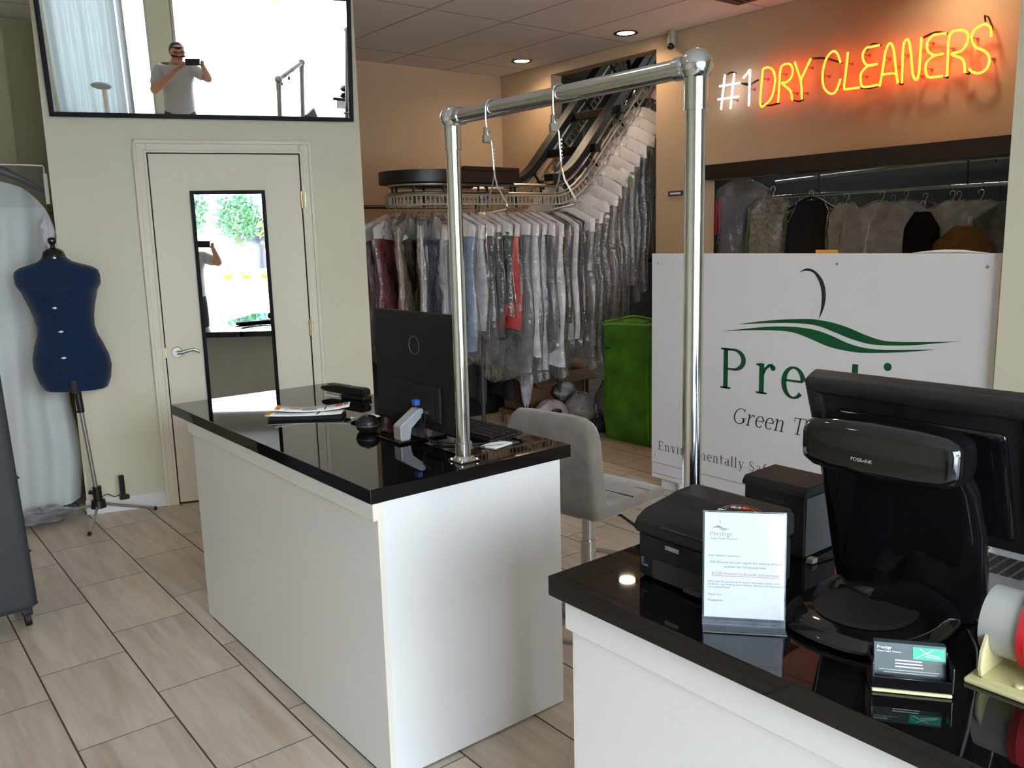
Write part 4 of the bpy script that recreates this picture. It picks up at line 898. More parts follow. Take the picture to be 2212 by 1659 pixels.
words('POSBANK', 'silver', ps, (1.2833, 0.722, 1.192), (0, -1, 0), (0, 0, 1), 0.0085)
MU = Vector((-0.098, 0, 0.262)).normalized(); MN = Vector((-MU.z, 0, MU.x))     # up, outward back normal (towards -x)
MP = Vector((1.36, 0.866, 1.303))
MPM = Matrix(((0, MN.x, MU.x, MP.x), (-1, MN.y, MU.y, MP.y), (0, MN.z, MU.z, MP.z), (0, 0, 0, 1)))  # (right, back, up)
b = MB().box((0, -0.045, -0.295), (0.392, -0.012, 0.0), 0.008, 3, M=MPM); obj('monitor_frame', b, 'blackplastic', ps)
b = MB(); b.box((0.0, -0.03, -0.032), (0.392, 0.0, 0.0), 0.010, 3, M=MPM); b.box((0.0, -0.03, -0.295), (0.03, 0.0, -0.01), 0.010, 3, M=MPM); b.box((0.362, -0.03, -0.295), (0.392, 0.0, -0.01), 0.010, 3, M=MPM); obj('rear_bezel', b, 'blackplastic', ps)
b = MB().box((0.05, -0.03, -0.27), (0.34, -0.004, -0.06), 0.012, 3, M=MPM); obj('rear_cover', b, 'blackgloss', ps)
b = MB().box((0.02, -0.0475, -0.28), (0.372, -0.0455, -0.015), M=MPM); obj('screen', b, 'screen', ps)

# laptop behind the register
lp = thing('laptop', 'open grey laptop half hidden behind the register terminal', 'laptop', (1.70, 0.52, CT))
ML = Matrix.Translation((1.80, 0.695, CT)) @ Matrix.Rotation(0.0, 4, 'Z')
b = MB().box((-0.225, -0.34, 0.002), (0.0, 0.0, 0.018), 0.004, M=ML); obj('base', b, 'greykey', lp)
b = MB().box((-0.042, -0.335, 0.018), (-0.004, -0.005, 0.0205), 0.001, M=ML); lab(obj('hinge_strip', b, 'silver', lp), 'silver strip at the hinge')
for r in range(5):
    b = MB()
    for q in range(15): b.box((-0.145+r*0.02, -0.315+q*0.0205, 0.018), (-0.129+r*0.02, -0.299+q*0.0205, 0.0205), 0.001, 1, M=ML)
    obj('key_row', b, 'blackmatte', lp)
b = MB().box((-0.008, -0.34, 0.018), (0.004, 0.0, 0.24), 0.003, M=ML @ Matrix.Rotation(math.radians(12), 4, 'Y')); obj('lid', b, 'blackplastic', lp)
b = MB().box((-0.0095, -0.33, 0.03), (-0.0085, -0.01, 0.23), M=ML @ Matrix.Rotation(math.radians(12), 4, 'Y')); obj('screen', b, 'screen', lp)
# ------------------------------------------------------------------ garment conveyor
YF, YB, XC = 4.93, 5.43, 3.38; RC = (YB-YF)/2; YM = (YF+YB)/2
def zr(x):
    if x < 4.36: return 1.80
    if x < 4.78: return 1.80 + 0.5*1.1*(x-4.36)**2/0.42
    return 2.031 + 1.1*(x-4.78)
def track(side, off=0.0, z0=0.0, x1=6.3, n=40):
    y = YF if side == 'f' else YB
    s = -1 if side == 'f' else 1
    out = []
    for i in range(n+1):
        x = XC + (x1-XC)*i/n
        sl = (zr(x+0.01)-zr(x-0.01))/0.02; l = math.hypot(1, sl)
        out.append(Vector((x - z0*sl/l, y + s*off, zr(x) + z0/l)))
    return out
def loop(off=0.0, z0=0.0, x1=6.3):
    f = track('f', off, z0, x1); bk = track('b', off, z0, x1)
    arc = [Vector((XC-(RC+off)*math.sin(a), YM-(RC+off)*math.cos(a), 1.80+z0)) for a in [PI*k/14 for k in range(1, 14)]]
    return f[::-1] + arc + bk
cv = thing('garment_conveyor', 'black garment conveyor track climbing through the wall opening', 'conveyor', (4.3, 5.18, 0))
b = MB(); b.tube(loop(0.0, 0.135), 0.014, n=8); b.tube(loop(0.0, 0.075), 0.010, n=8); lab(obj('rail', b, 'chromedull', cv), 'pipe rails')
def strip(pts, up, w, h):
    return pts
b = MB(); lp_ = loop(0.026, -0.004); l2 = loop(0.026, 0.058)
b.tube(lp_, 0.0075, n=6); b.tube(l2, 0.0075, n=6)
acc = 0
for i in range(len(lp_)-1):
    a, c = lp_[i], lp_[i+1]; a2, c2 = l2[i], l2[i+1]
    for t in (0.0, 0.5):
        b.tube([a.lerp(c, t), a2.lerp(c2, t)], 0.006, n=5)
lab(obj('slot_strip', b, 'slot', cv), 'pale slotted hanger strip')
b = MB(); lo = loop(-0.012, -0.005); lh = loop(-0.012, 0.16)
for i in range(0, len(lo), 4):
    b = MB().tube([lo[i], lh[i]], 0.010, n=6); b.tube([lh[i] + Vector((0, -0.02, 0)), lh[i] + Vector((0, 0.02, 0))], 0.014, n=8); obj('carrier_bracket', b, 'convblack', cv)
b = MB()
f = track('f', 0, 0.175, 3.98, 10); 
arc_i = [(XC-(RC-0.07)*math.sin(a), YM-(RC-0.07)*math.cos(a)) for a in [PI*k/14 for k in range(0, 15)]]
arc_o = [(XC-(RC+0.07)*math.sin(a), YM-(RC+0.07)*math.cos(a)) for a in [PI*k/14 for k in range(0, 15)]]
poly = [(3.98, YF-0.07), ] + arc_o + [(3.98, YB+0.07), (3.98, YB-0.07)] + arc_i[::-1] + [(3.98, YF+0.07)]
b.prism(poly, lambda u, v, w: (u, v, w), 1.945, 2.025); b.box((3.5, YF-0.075, 2.02), (3.98, YF+0.075, 2.05), 0.004)
obj('cover_channel', b, 'convblack', cv)
for sd in ('f', 'b'):
    b = MB(); tp = track(sd, 0.0, 0.17, 6.2, 36); n = len(tp); R0 = []
    for i, p in enumerate(tp):
        if p.x < 4.30: continue
        sl = (zr(p.x+0.01)-zr(p.x-0.01))/0.02; l = math.hypot(1, sl); nn = Vector((-sl/l, 0, 1/l))
        R0.append([p + Vector((0, -0.05, 0)), p + Vector((0, 0.05, 0)), p + Vector((0, 0.05, 0)) + nn*0.05, p + Vector((0, -0.05, 0)) + nn*0.05])
    b.loft(R0); obj('track_channel', b, 'convblack', cv)
for x in (4.74, 5.02, 5.7):
    b = MB().box((x-0.03, YF-0.10, zr(x)+0.20), (x+0.03, YB+0.10, zr(x)+0.26), 0.004); obj('cross_beam', b, 'convblack', cv)
for (x, y, z1) in ((3.70, 5.0, 1.80), (5.35, 5.62, 2.5), (4.62, 5.18, 2.1)):
    b = MB().cyl((x, y, 0.0), (x, y, z1), 0.016, n=14); b.cyl((x, y, 0), (x, y, 0.01), 0.05, n=16); lab(obj('support_leg', b, 'greyplastic', cv), 'grey support post')
b = MB().tube([(5.6, YF-0.04, zr(5.6)+0.2), (5.6, YF-0.04, 3.34)], 0.012, n=8); obj('hanger_rod', b, 'convblack', cv)
ro = thing('hanging_rail', 'brown pipe rail on the back wall beside the conveyor end', 'rail', (3.9, 6.32, 1.835))
b = MB().cyl((3.3, 6.32, 1.835), (4.6, 6.32, 1.835), 0.016, n=14); obj('pipe', b, 'brownpipe', ro)
for x in (3.4, 4.5):
    b = MB().cyl((x, 6.32, 1.835), (x, 6.40, 1.835), 0.010, n=10); obj('bracket', b, 'brownpipe', ro)

# ------------------------------------------------------------------ garments
def sheet_mesh(name, hw, ztop, zbot, thick, ny, nz, mat_, seed=0, jitter=0.0, open_bottom=False):
    """closed cloth body hanging in the y-z plane: half width hw, top edge ztop(y), bottom edge zbot(y), half thickness thick(y, z, side)"""
    rnd = random.Random(seed); b = MB(); V = {}
    for sgn in (1, -1):
        for i in range(ny+1):
            y = -hw + 2*hw*i/ny
            for j in range(nz+1):
                t = j/nz; z = ztop(y)*(1-t) + zbot(y)*t
                e = math.sqrt(max(0.0, 1-(abs(y)/hw)**4))
                x = sgn*thick(y, z, sgn)*(0.12+0.88*e)
                yy = y*(1 + 0.05*math.sin(z*9+seed))
                V[(sgn, i, j)] = (x + rnd.uniform(-jitter, jitter), yy, z + rnd.uniform(-jitter, jitter))
    idx = {}; verts = []
    for k, v in V.items(): idx[k] = len(verts); verts.append(v)
    F = []
    for sgn in (1, -1):
        for i in range(ny):
            for j in range(nz):
                q = (idx[(sgn, i, j)], idx[(sgn, i+1, j)], idx[(sgn, i+1, j+1)], idx[(sgn, i, j+1)])
                F.append(q if sgn > 0 else q[::-1])
    for i in range(ny):
        F.append((idx[(1, i, 0)], idx[(-1, i, 0)], idx[(-1, i+1, 0)], idx[(1, i+1, 0)]))
        if not open_bottom: F.append((idx[(1, i, nz)], idx[(1, i+1, nz)], idx[(-1, i+1, nz)], idx[(-1, i, nz)]))
    for j in range(nz):
        F.append((idx[(1, 0, j)], idx[(1, 0, j+1)], idx[(-1, 0, j+1)], idx[(-1, 0, j)]))
        F.append((idx[(1, ny, j)], idx[(-1, ny, j)], idx[(-1, ny, j+1)], idx[(1, ny, j+1)]))
    me = bpy.data.meshes.new(name); me.from_pydata(verts, [], F); me.update()
    me.materials.append(M_[mat_] if isinstance(mat_, str) else mat_)
    me.polygons.foreach_set('use_smooth', [True]*len(me.polygons)); me.set_sharp_from_angle(angle=math.radians(60))
    return me
def slope(y, n=0.045, a=-0.06, drop=0.095, hw=0.215):
    return a - drop*max(0, (abs(y)-n))/(hw-n)
CAPES = [sheet_mesh('cape', 0.215, lambda y: slope(y), lambda y: -0.235 - 0.012*math.sin(y*20+k), lambda y, z, s: 0.010 + 0.026*min(1, (slope(y)-z)/0.1) + 0.004*math.sin(y*31+k*2), 12, 4, 'cape', k, 0.0015) for k in range(3)]
def cloth(L, hw, seed, shoulders=False, mt='cape'):
    rnd = random.Random(seed); a = rnd.uniform(24, 40); ph = rnd.uniform(0, 6)
    top = (lambda y: slope(y, hw=hw*1.1) - 0.004) if shoulders else (lambda y: -0.20)
    return sheet_mesh('cloth', hw, top, lambda y: -L - 0.02*math.sin(y*14+ph), lambda y, z, s: (0.026 + 0.011*math.sin(a*y+ph+s+2*z))*min(1, 0.35+(-z-0.05)*3), 16, 8, mt, seed, 0.001)
FILMS = [sheet_mesh('film', 0.225, lambda y: slope(y, a=-0.055, hw=0.225), lambda y, L=L: -L - 0.03*math.sin(y*23+L*9) , lambda y, z, s, L=L: 0.012 + 0.024*min(1, (0.05-z)/0.25) + 0.009*math.sin(y*27+z*13+L*5+s), 16, 12, 'film', int(L*100), 0.004, True) for L in (0.78, 0.95, 1.10, 1.28)]
HOOK = None
def hook_mesh():
    b = MB().tube([(0.0, 0.016*math.cos(a), -0.004+0.016*math.sin(a)) for a in [math.radians(q) for q in range(-30, 181, 30)]] + [(0, -0.012, -0.025), (0, 0, -0.045), (0, 0, -0.075)], 0.002, n=6)
    bm = b.bm; me = bpy.data.meshes.new('hook'); bm.to_mesh(me); bm.free(); me.materials.append(M_['chromedull']); return me
HOOK = hook_mesh()
MATC = {}
def cmat(col):
    if col not in MATC: MATC[col] = mat('cloth_%d' % len(MATC), col, 0.85, spec=0.2, var=(14, 0.25))
    return MATC[col]
def child(name, me, parent, m=None):
    o = bpy.data.objects.new(name, me); COL.objects.link(o); o.parent = parent
    if m is not None:
        o.material_slots[0].link = 'OBJECT'; o.material_slots[0].material = m
    return o
CL = {}
def garment(P, rz, colname, col, L, label, group, cape=True, filmk=None, shoulders=False, tilt=0.0):
    t = thing('bagged_garment', label, 'garment', P, rz, group=group, rot=(tilt, 0, rz))
    child('hook', HOOK, t)
    key = (round(L, 1), shoulders, int(P[0]*10) % 3)
    if key not in CL: CL[key] = cloth(key[0], 0.20, len(CL)+3, shoulders)
    child('cloth', CL[key], t, cmat(col))
    if cape: child('shoulder_cape', CAPES[int(P[0]*20) % 3], t)
    if filmk is None: filmk = min(3, max(0, int((L-0.62)/0.15)))
    if filmk >= 0: child('plastic_cover', FILMS[filmk], t)
    return t
ORD = ['first', 'second', 'third', 'fourth', 'fifth', 'sixth', 'seventh', 'eighth', 'ninth', 'tenth', 'eleventh', 'twelfth', 'thirteenth', 'fourteenth', 'fifteenth', 'sixteenth', 'seventeenth', 'eighteenth', 'nineteenth', 'twentieth', 'twenty-first', 'twenty-second', 'twenty-third', 'twenty-fourth', 'twenty-fifth', 'twenty-sixth', 'twenty-seventh', 'twenty-eighth', 'twenty-ninth', 'thirtieth']
CC_ = {'dark red': (0.12, 0.006, 0.012), 'charcoal': (0.02, 0.02, 0.022), 'beige': (0.30, 0.21, 0.13), 'white': (0.62, 0.62, 0.64), 'pale grey': (0.40, 0.41, 0.44), 'light blue': (0.20, 0.26, 0.36), 'dark grey': (0.055, 0.055, 0.06), 'bright red': (0.5, 0.02, 0.015), 'mid grey': (0.15, 0.15, 0.16), 'black': (0.006, 0.006, 0.007), 'slate': (0.06, 0.07, 0.085), 'brown-grey': (0.10, 0.082, 0.075), 'dark green': (0.012, 0.03, 0.02), 'black floral': (0.012, 0.008, 0.008), 'taupe': (0.18, 0.15, 0.14)}
GRP = 'bagged garments on the conveyor'
# around the left end of the loop (faces turned to the room)
arcg = [(1.0, 'dark red', 1.0), (0.74, 'dark red', 1.05), (0.52, 'beige', 1.05), (0.32, 'white', 1.05), (0.13, 'pale grey', 1.05)]
rnd = random.Random(11)
for i, (f_, cn, L) in enumerate(arcg):
    a = PI*(0.02 + 0.62*f_)
    P = (XC-RC*math.sin(a), YM-RC*math.cos(a), 1.80)
    garment(P, -a*0.92 + rnd.uniform(-.06, .06), cn, CC_[cn], L, '%s garment under a white paper cape, %s from the left end of the conveyor' % (cn, ORD[i]), GRP)
# front straight and climb
seq = [('light blue', 1.0), ('pale grey', 0.9), ('dark grey', 0.9), ('charcoal', 0.8), ('dark green', 0.7), ('bright red', 0.85), ('mid grey', 1.2), ('white', 1.1), ('pale grey', 1.2), ('slate', 1.0), ('white', 1.2), ('black floral', 0.95), ('white', 1.0), ('black', 0.9), ('mid grey', 1.1), ('slate', 1.1), ('dark grey', 1.1), ('mid grey', 1.2), ('dark grey', 1.1), ('slate', 1.2), ('taupe', 1.1), ('dark grey', 1.1), ('brown-grey', 1.2), ('brown-grey', 1.1), ('charcoal', 1.2), ('taupe', 1.2), ('black', 1.2), ('dark red', 1.1), ('dark green', 1.2), ('charcoal', 1.2)]
x = XC + 0.02
prev_cn = {}
for i, (cn, L) in enumerate(seq):
    sl = (zr(x+0.01)-zr(x-0.01))/0.02; st_ = (0.080 if i < 14 else 0.083)/math.hypot(1, sl*0.55)
    bare = cn in ('black floral', 'black')
    garment((x, YF + rnd.uniform(-.012, .012), zr(x)), 0.42 + rnd.uniform(-.12, .12), cn, CC_[cn], L + rnd.uniform(-.04, .04), ('%s bagged garment without a cape, %s along the front of the conveyor' if bare else '%s bagged garment under a white cape, %s along the front of the conveyor') % (cn, ORD[i]), GRP, cape=not bare, shoulders=bare)
    x += st_
# back run; long hems and dark colours chosen to darken the space behind
x = XC + 0.16
for i, (cn, L) in enumerate([('white', 1.0), ('light blue', 1.0), ('pale grey', 1.05), ('dark grey', 1.5), ('black', 1.45), ('charcoal', 1.5), ('slate', 1.4), ('charcoal', 1.45), ('brown-grey', 1.45), ('dark grey', 1.5), ('black', 1.4)]):
    garment((x, YB, zr(x)), rnd.uniform(-.1, .1), cn, CC_[cn], L, '%s garment on the far run of the conveyor, %s from its left end' % (cn, ORD[i]), GRP, filmk=-1)
    x += 0.125
fl = thing('garment_tag', 'green paper tag among the white capes on the climbing track', 'tag', (4.95, 4.70, 1.98), 0.4)
b = MB().box((-0.03, -0.002, -0.02), (0.05, 0.002, 0.02)); obj('tag_sheet', b, mat('green_tag', (0.12, 0.30, 0.08), 0.6), fl, local=True)
b = MB().tube([(-0.02, 0, 0.02), (-0.02, 0.0, 0.06)], 0.001, n=5); obj('string', b, 'white', fl, local=True)

# ------------------------------------------------------------------ under the conveyor
gb = thing('laundry_bag', 'tall green open-topped laundry bag standing at the wall end', 'bag', (4.80, 4.5, 0))
def bag(x0, x1, y0, y1, h, seed, n=48, m=12):
    rnd = random.Random(seed); rings = []
    for j in range(m+1):
        t = j/m; r = []
        for i in range(n):
            a = 2*PI*i/n; e = 5.0; c, s = math.cos(a), math.sin(a)
            k = 1 + 0.02*math.sin(5*a+j) + 0.03*math.sin(t*9+2*a)*(1-t)*0.8 + (0.04 if j == m else 0)
            r.append(Vector(((x0+x1)/2+(x1-x0)/2*k*math.copysign(abs(c)**(2/e), c), (y0+y1)/2+(y1-y0)/2*k*math.copysign(abs(s)**(2/e), s), h*t + (0.02*math.sin(2*a) if j == m else 0))))
        rings.append(r)
    return rings
R_ = bag(4.62, 5.0, 4.08, 4.72, 0.90, 3)
b = MB(); b.loft(R_, cap=False); b.poly(R_[0][::-1]); obj('bag_body', b, 'greenbag', gb, solid=0.006, fix=False)
b = MB(); b.tube(R_[-1], 0.008, n=6, closed=True); lab(obj('rim', b, mat('light_green_binding', (0.16, 0.42, 0.06), 0.6), gb), 'lighter green bound rim')
b = MB().tube([(4.615, 4.20, 0.72), (4.60, 4.20, 0.5), (4.60, 4.19, 0.2), (4.61, 4.19, 0.05)], 0.008, n=6); obj('strap', b, 'greenbag', gb)
b = MB().box((4.612, 4.60, 0.70), (4.622, 4.64, 0.715)); lab(obj('eyelet', b, 'kick', gb), 'dark eyelet')
it = thing('folded_laundry', 'dark and white striped laundry poking out of the green bag', 'laundry', (4.8, 4.4, 0.7))
b = MB().sph((4.82, 4.30, 0.80), (0.15, 0.2, 0.12), 20, 10); obj('pile', b, 'charcoal', it)
b = MB().tube([(4.72, 4.2, 0.88), (4.8, 4.15, 0.92), (4.9, 4.2, 0.9)], 0.02, n=8); obj('stripe_cloth', b, 'white', it)
bx = thing('cardboard_box', 'open brown cardboard box holding plastic-wrapped clothes under the conveyor', 'box', (4.73, 5.5, 0.0))
b = MB(); x0, x1, y0, y1, z0, z1 = 4.42, 5.04, 5.33, 5.68, 0.12, 0.42
for q in (((x0, y0, z0), (x1, y0+0.008, z1)), ((x0, y1-0.008, z0), (x1, y1, z1)), ((x0, y0, z0), (x0+0.008, y1, z1)), ((x1-0.008, y0, z0), (x1, y1, z1)), ((x0, y0, z0), (x1, y1, z0+0.008))): b.box(*q)
obj('box_body', b, 'cardboard', bx, smooth=False)
b = MB().prism([(0, 0), (-0.12, -0.07), (-0.12, -0.063), (0, 0.007)], lambda u, v, w: (w, y0+u, z1+v), x0, x1+0.05); obj('flap', b, 'cardboard', bx, smooth=False)
b = MB().prism([(0, 0), (0.12, 0.06), (0.12, 0.067), (0, 0.007)], lambda u, v, w: (x1+u, w, z1+v), y0, y1); obj('flap', b, 'cardboard', bx, smooth=False)
sh = thing('low_shelf', 'low dark shelf carrying the cardboard box', 'shelf', (4.73, 5.5, 0))
b = MB().box((4.38, 5.30, 0.085), (5.045, 5.70, 0.118)); obj('shelf_board', b, 'cardboard', sh)
for (x, y) in ((4.40, 5.32), (5.0, 5.32), (4.40, 5.66), (5.0, 5.66)):
    b = MB().box((x, y, 0), (x+0.03, y+0.03, 0.085)); obj('leg', b, 'cardboard', sh)
wp = thing('wrapped_clothes', 'pile of folded white clothes in shiny plastic filling the cardboard box', 'laundry', (4.73, 5.5, 0.3))
def blob(c, r, seed, n=28, m=16, amp=0.12):
    rnd = random.Random(seed); ph = [rnd.uniform(0, 6) for _ in range(6)]; rings = []
    for i in range(1, m):
        a = PI*i/m; rg = []
        for k in range(n):
            t = 2*PI*k/n; d = 1 + amp*(math.sin(3*t+ph[0]+i*0.7)*0.5 + math.sin(5*t+ph[1]-i)*0.35 + math.sin(2*t+ph[2]+i*1.7)*0.4)
            rg.append(Vector(c) + Vector((r[0]*d*math.sin(a)*math.cos(t), r[1]*d*math.sin(a)*math.sin(t), -r[2]*math.cos(a)*(1+amp*0.5*math.sin(4*t+ph[3])))))
        rings.append(rg)
    return rings
b = MB().loft(blob((4.72, 5.50, 0.46), (0.29, 0.16, 0.14), 2)); obj('folded_shirts', b, cmat((0.42, 0.38, 0.37)), wp)
b = MB().loft(blob((4.72, 5.50, 0.47), (0.305, 0.17, 0.16), 2, amp=0.07)); obj('plastic_wrap', b, 'film2', wp)
wp2 = thing('wrapped_clothes', 'long plastic-wrapped white clothes hanging down in front of the box, left of it', 'laundry', (4.33, 5.24, 0.2))
b = MB().loft(blob((4.33, 5.26, 0.44), (0.06, 0.04, 0.24), 6)); obj('folded_shirts', b, cmat((0.42, 0.42, 0.45)), wp2)
for i, (c, r, col, m2, lb) in enumerate((((4.42, 5.06, 0.13), (0.17, 0.12, 0.14), (0.42, 0.35, 0.36), None, 'white bag with a dark print on the floor behind the stool'), ((4.66, 4.98, 0.15), (0.14, 0.12, 0.15), (0.30, 0.27, 0.27), 'film2', 'grey-white lettered bag on the floor between the other bags'), ((4.70, 5.20, 0.28), (0.10, 0.08, 0.08), (0.35, 0.33, 0.33), 'film2', 'small plastic-wrapped bundle against the box front'), ((4.90, 4.88, 0.19), (0.11, 0.11, 0.20), (0.34, 0.30, 0.27), 'film2', 'cream knitted bundle in plastic beside the green bag'))):
    t = thing('laundry_bundle', lb, 'laundry bag', (c[0], c[1], 0), group='bundles on the floor')
    b = MB().loft(blob(c, r, 20+i)); obj('cloth_bundle', b, cmat(col), t)
    if m2: b = MB().loft(blob(c, tuple(q*1.06 for q in r), 20+i, amp=0.15)); obj('plastic_wrap', b, m2, t)
    if i == 0:
        b = MB().sph((4.38, 4.955, 0.19), (0.06, 0.025, 0.03), 14, 8); lab(obj('dark_print', b, 'charcoal', t), 'dark print')
    if i == 1:
        b = MB()
        for q in range(4): b.box((4.58+q*0.035, 4.875+q*0.004, 0.16), (4.60+q*0.035, 4.90+q*0.004, 0.21))
        lab(obj('dark_print', b, 'charcoal', t), 'dark letters')
bk = thing('floor_sack', 'black sack slumped on the floor beside the green bag', 'sack', (4.62, 4.62, 0))
b = MB().loft(blob((4.70, 4.82, 0.055), (0.11, 0.08, 0.06), 31)); obj('sack_body', b, 'bagblack', bk)

# ------------------------------------------------------------------ work room seen through the pass-through
rr1 = thing('garment_rail', 'long chrome garment rail seen through the pass-through', 'rail', (6.4, 3.2, 1.83))
b = MB().cyl((6.6, 1.5, 1.85), (6.6, 5.2, 1.85), 0.014, n=12); obj('bar', b, 'chrome', rr1)
for y in (1.7, 2.9, 4.1, 5.0):
    b = MB().cyl((6.6, y, 1.85), (6.6, y, 3.35), 0.008, n=8); obj('drop_rod', b, 'greyplastic', rr1)
b = MB()
for k in range(26): b.tube([(6.6, 1.75+k*0.115, 1.85+0.0), (6.585, 1.75+k*0.115, 1.87), (6.6, 1.75+k*0.115, 1.83), (6.6, 1.75+k*0.115, 1.78)], 0.003, n=5)
obj('hook_row', b, 'chrome', rr1); rr1.children[-1]['kind'] = 'stuff'
rr2 = thing('garment_rail', 'second higher chrome rail deeper in the work room', 'rail', (7.3, 3.0, 2.0))
b = MB(); b.tube(smooth_line([(7.3, 5.0, 2.02), (7.3, 4.0, 2.06), (7.3, 3.0, 2.08), (7.3, 2.0, 2.06), (7.35, 1.4, 2.0)], 6), 0.016, n=10); b.tube([(7.5, 5.0, 2.2), (7.5, 1.4, 2.2)], 0.02, n=10); obj('bar', b, 'chromedull', rr2)
for y in (1.6, 3.0, 4.6):
    b = MB().cyl((7.3, y, 2.05), (7.3, y, 3.35), 0.008, n=8); obj('drop_rod', b, 'greyplastic', rr2)
    b = MB().cyl((7.5, y, 2.2), (7.5, y, 3.35), 0.008, n=8); obj('drop_rod', b, 'greyplastic', rr2)
sh2 = thing('wall_shelf', 'cluttered overhead shelf with boxes at the back of the work room', 'shelf', (8.6, 3.0, 2.2))
b = MB().box((8.3, 0.8, 2.22), (8.9, 5.5, 2.26)); obj('shelf_board', b, 'greyplastic', sh2)
b = MB()
for y in (1.0, 2.5, 4.0, 5.4): b.box((8.3, y, 2.26), (8.33, y+0.03, 3.35))
obj('hanger_strap', b, 'greyplastic', sh2)
for k, (y, w_, h, col, lb) in enumerate(((1.3, 0.3, 0.22, 'cardboard', 'brown box at the far right of the overhead shelf'), (2.0, 0.35, 0.16, 'white', 'white box on the overhead shelf'), (3.1, 0.3, 0.2, 'blue', 'blue box on the overhead shelf'), (3.9, 0.4, 0.18, 'tapegrey', 'grey box near the left end of the overhead shelf'))):
    t = thing('storage_box', lb, 'box', (8.6, y, 2.26), group='boxes on the work room shelf')
    b = MB().box((8.35, y, 2.262), (8.65, y+w_, 2.26+h), 0.006); obj('carton', b, col, t)
    b = MB().box((8.34, y-0.005, 2.26+h-0.03), (8.66, y+w_+0.005, 2.265+h), 0.004); obj('lid', b, col, t)
GRP2 = 'garments in the work room'
def hung(x, y, z, hw, L, m, rz, label, film_=None, sh_=True, hookm='chrome', neck=0.05, extra=None):
    t = thing('hanging_garment', label, 'garment', (x, y, z), rz, group=GRP2)
    child('hook', HOOK, t)
    me = sheet_mesh('cloth', hw, lambda q: slope(q, n=neck, hw=hw, drop=0.11 if sh_ else 0.02, a=-0.06), lambda q: -L-0.02*math.sin(q*15), lambda q, zz, s: (0.03+0.014*math.sin(q*33+s+3*zz+y*7))*min(1, 0.35+(-zz-0.05)*4), 18, 8, m, int(y*100) % 97, 0.002)
    child('cloth', me, t)
    if film_: child('plastic_cover', sheet_mesh('film', hw*1.12, lambda q: slope(q, n=neck, hw=hw*1.12, a=-0.05), lambda q: -L-0.06-0.03*math.sin(q*21), lambda q, zz, s: 0.02+0.04*min(1, (0.05-zz)/0.3)+0.012*math.sin(q*25+zz*11+s), 16, 10, film_, int(y*50) % 89, 0.005, True), t)
    return t
hung(5.75, 4.24, 2.02, 0.19, 1.25, mat('grey_coat', (0.10, 0.10, 0.105), 0.8, var=(9, 0.3)), 0.45, 'long coat in hazy grey plastic at the left end of the pass-through', 'filmgrey')
hung(5.72, 3.94, 1.88, 0.17, 1.1, mat('beige_lace', (0.30, 0.24, 0.18), 0.8, var=(40, 0.5)), 0.5, 'beige lace dress in clear plastic beside the grey-bagged coat', 'film')
# black sleeveless top on a black hanger
t = hung(5.70, 3.60, 1.83, 0.17, 1.0, mat('black_knit', (0.004, 0.004, 0.005), 0.8, bump=(40, 0.3)), 0.5, 'black sleeveless beaded top on a black hanger in the pass-through', None, True, neck=0.09)
b = MB(); b.tube([(0.0, -0.16, -0.12), (0, -0.06, -0.055), (0, 0, -0.035), (0, 0.06, -0.055), (0, 0.16, -0.12)], 0.011, n=8); obj('black_hanger', b, 'blackplastic', t, local=True)
for s in (-1, 1):
  b = MB()
  for k in range(10): b.sph((-0.03, s*(0.10+0.006*k), -0.085-0.014*k), 0.006, 8, 6)
  lab(obj('bead_trim', b, 'chrome', t, local=True), 'silver bead trim on the straps')
data = [(5.8, 3.38, 1.80, 0.13, 1.0, (0.30, 0.27, 0.25), 'film', 'pale patterned blouse in plastic right of the black beaded top'), (5.85, 3.14, 1.80, 0.26, 0.75, (0.30, 0.31, 0.33), 'film', 'wide white shirt with a slanting hem in the middle of the pass-through'), (5.95, 3.02, 1.80, 0.22, 0.8, (0.42, 0.43, 0.45), 'film', 'white shirt in plastic next to the black shift dress'), (5.75, 2.80, 1.72, 0.11, 1.0, (0.005, 0.005, 0.006), None, 'plain black shift dress hanging in the pass-through'), (5.9, 2.68, 1.78, 0.2, 0.8, (0.40, 0.41, 0.43), 'film', 'white blouse in plastic right of the black shift dress'), (5.72, 2.52, 1.62, 0.17, 0.8, (0.16, 0.085, 0.03), None, 'golden brown garment low at the right of the pass-through'), (5.95, 2.52, 1.78, 0.2, 0.9, (0.25, 0.32, 0.31), 'film', 'pale greenish garment in plastic towards the right jamb'), (5.95, 2.34, 1.76, 0.2, 0.9, (0.06, 0.065, 0.075), 'film', 'slate garment in plastic at the right end of the pass-through'), (6.5, 3.9, 1.80, 0.18, 1.0, (0.24, 0.24, 0.25), 'film', 'grey garment on the far rail behind the lace dress'), (6.6, 3.45, 1.80, 0.18, 0.9, (0.35, 0.35, 0.36), 'film', 'pale garment on the far rail behind the black beaded top'), (6.6, 3.2, 1.80, 0.18, 0.9, (0.07, 0.07, 0.08), 'film', 'dark garment on the far rail, middle of the row'), (6.6, 2.95, 1.80, 0.18, 0.9, (0.40, 0.40, 0.42), 'film', 'white garment on the far rail behind the wide white shirt'), (6.6, 2.55, 1.80, 0.18, 0.9, (0.12, 0.13, 0.15), 'film', 'blue-grey garment on the far rail behind the black shift dress'), (6.6, 2.3, 1.80, 0.18, 0.9, (0.33, 0.35, 0.36), 'film', 'pale grey garment on the far rail towards the right')]
for (x, y, z, hw, L, col, fm, lb) in data: hung(x, y, z, hw, L, cmat(tuple(min(0.8, c*1.7) for c in col) if min(col) > 0.22 else col), 0.5 + random.uniform(-.35, .35), lb, fm)
am = thing('price_card', 'yellow and brown card standing behind the top edge of the white board', 'card', (3.96, 2.37, 1.2))
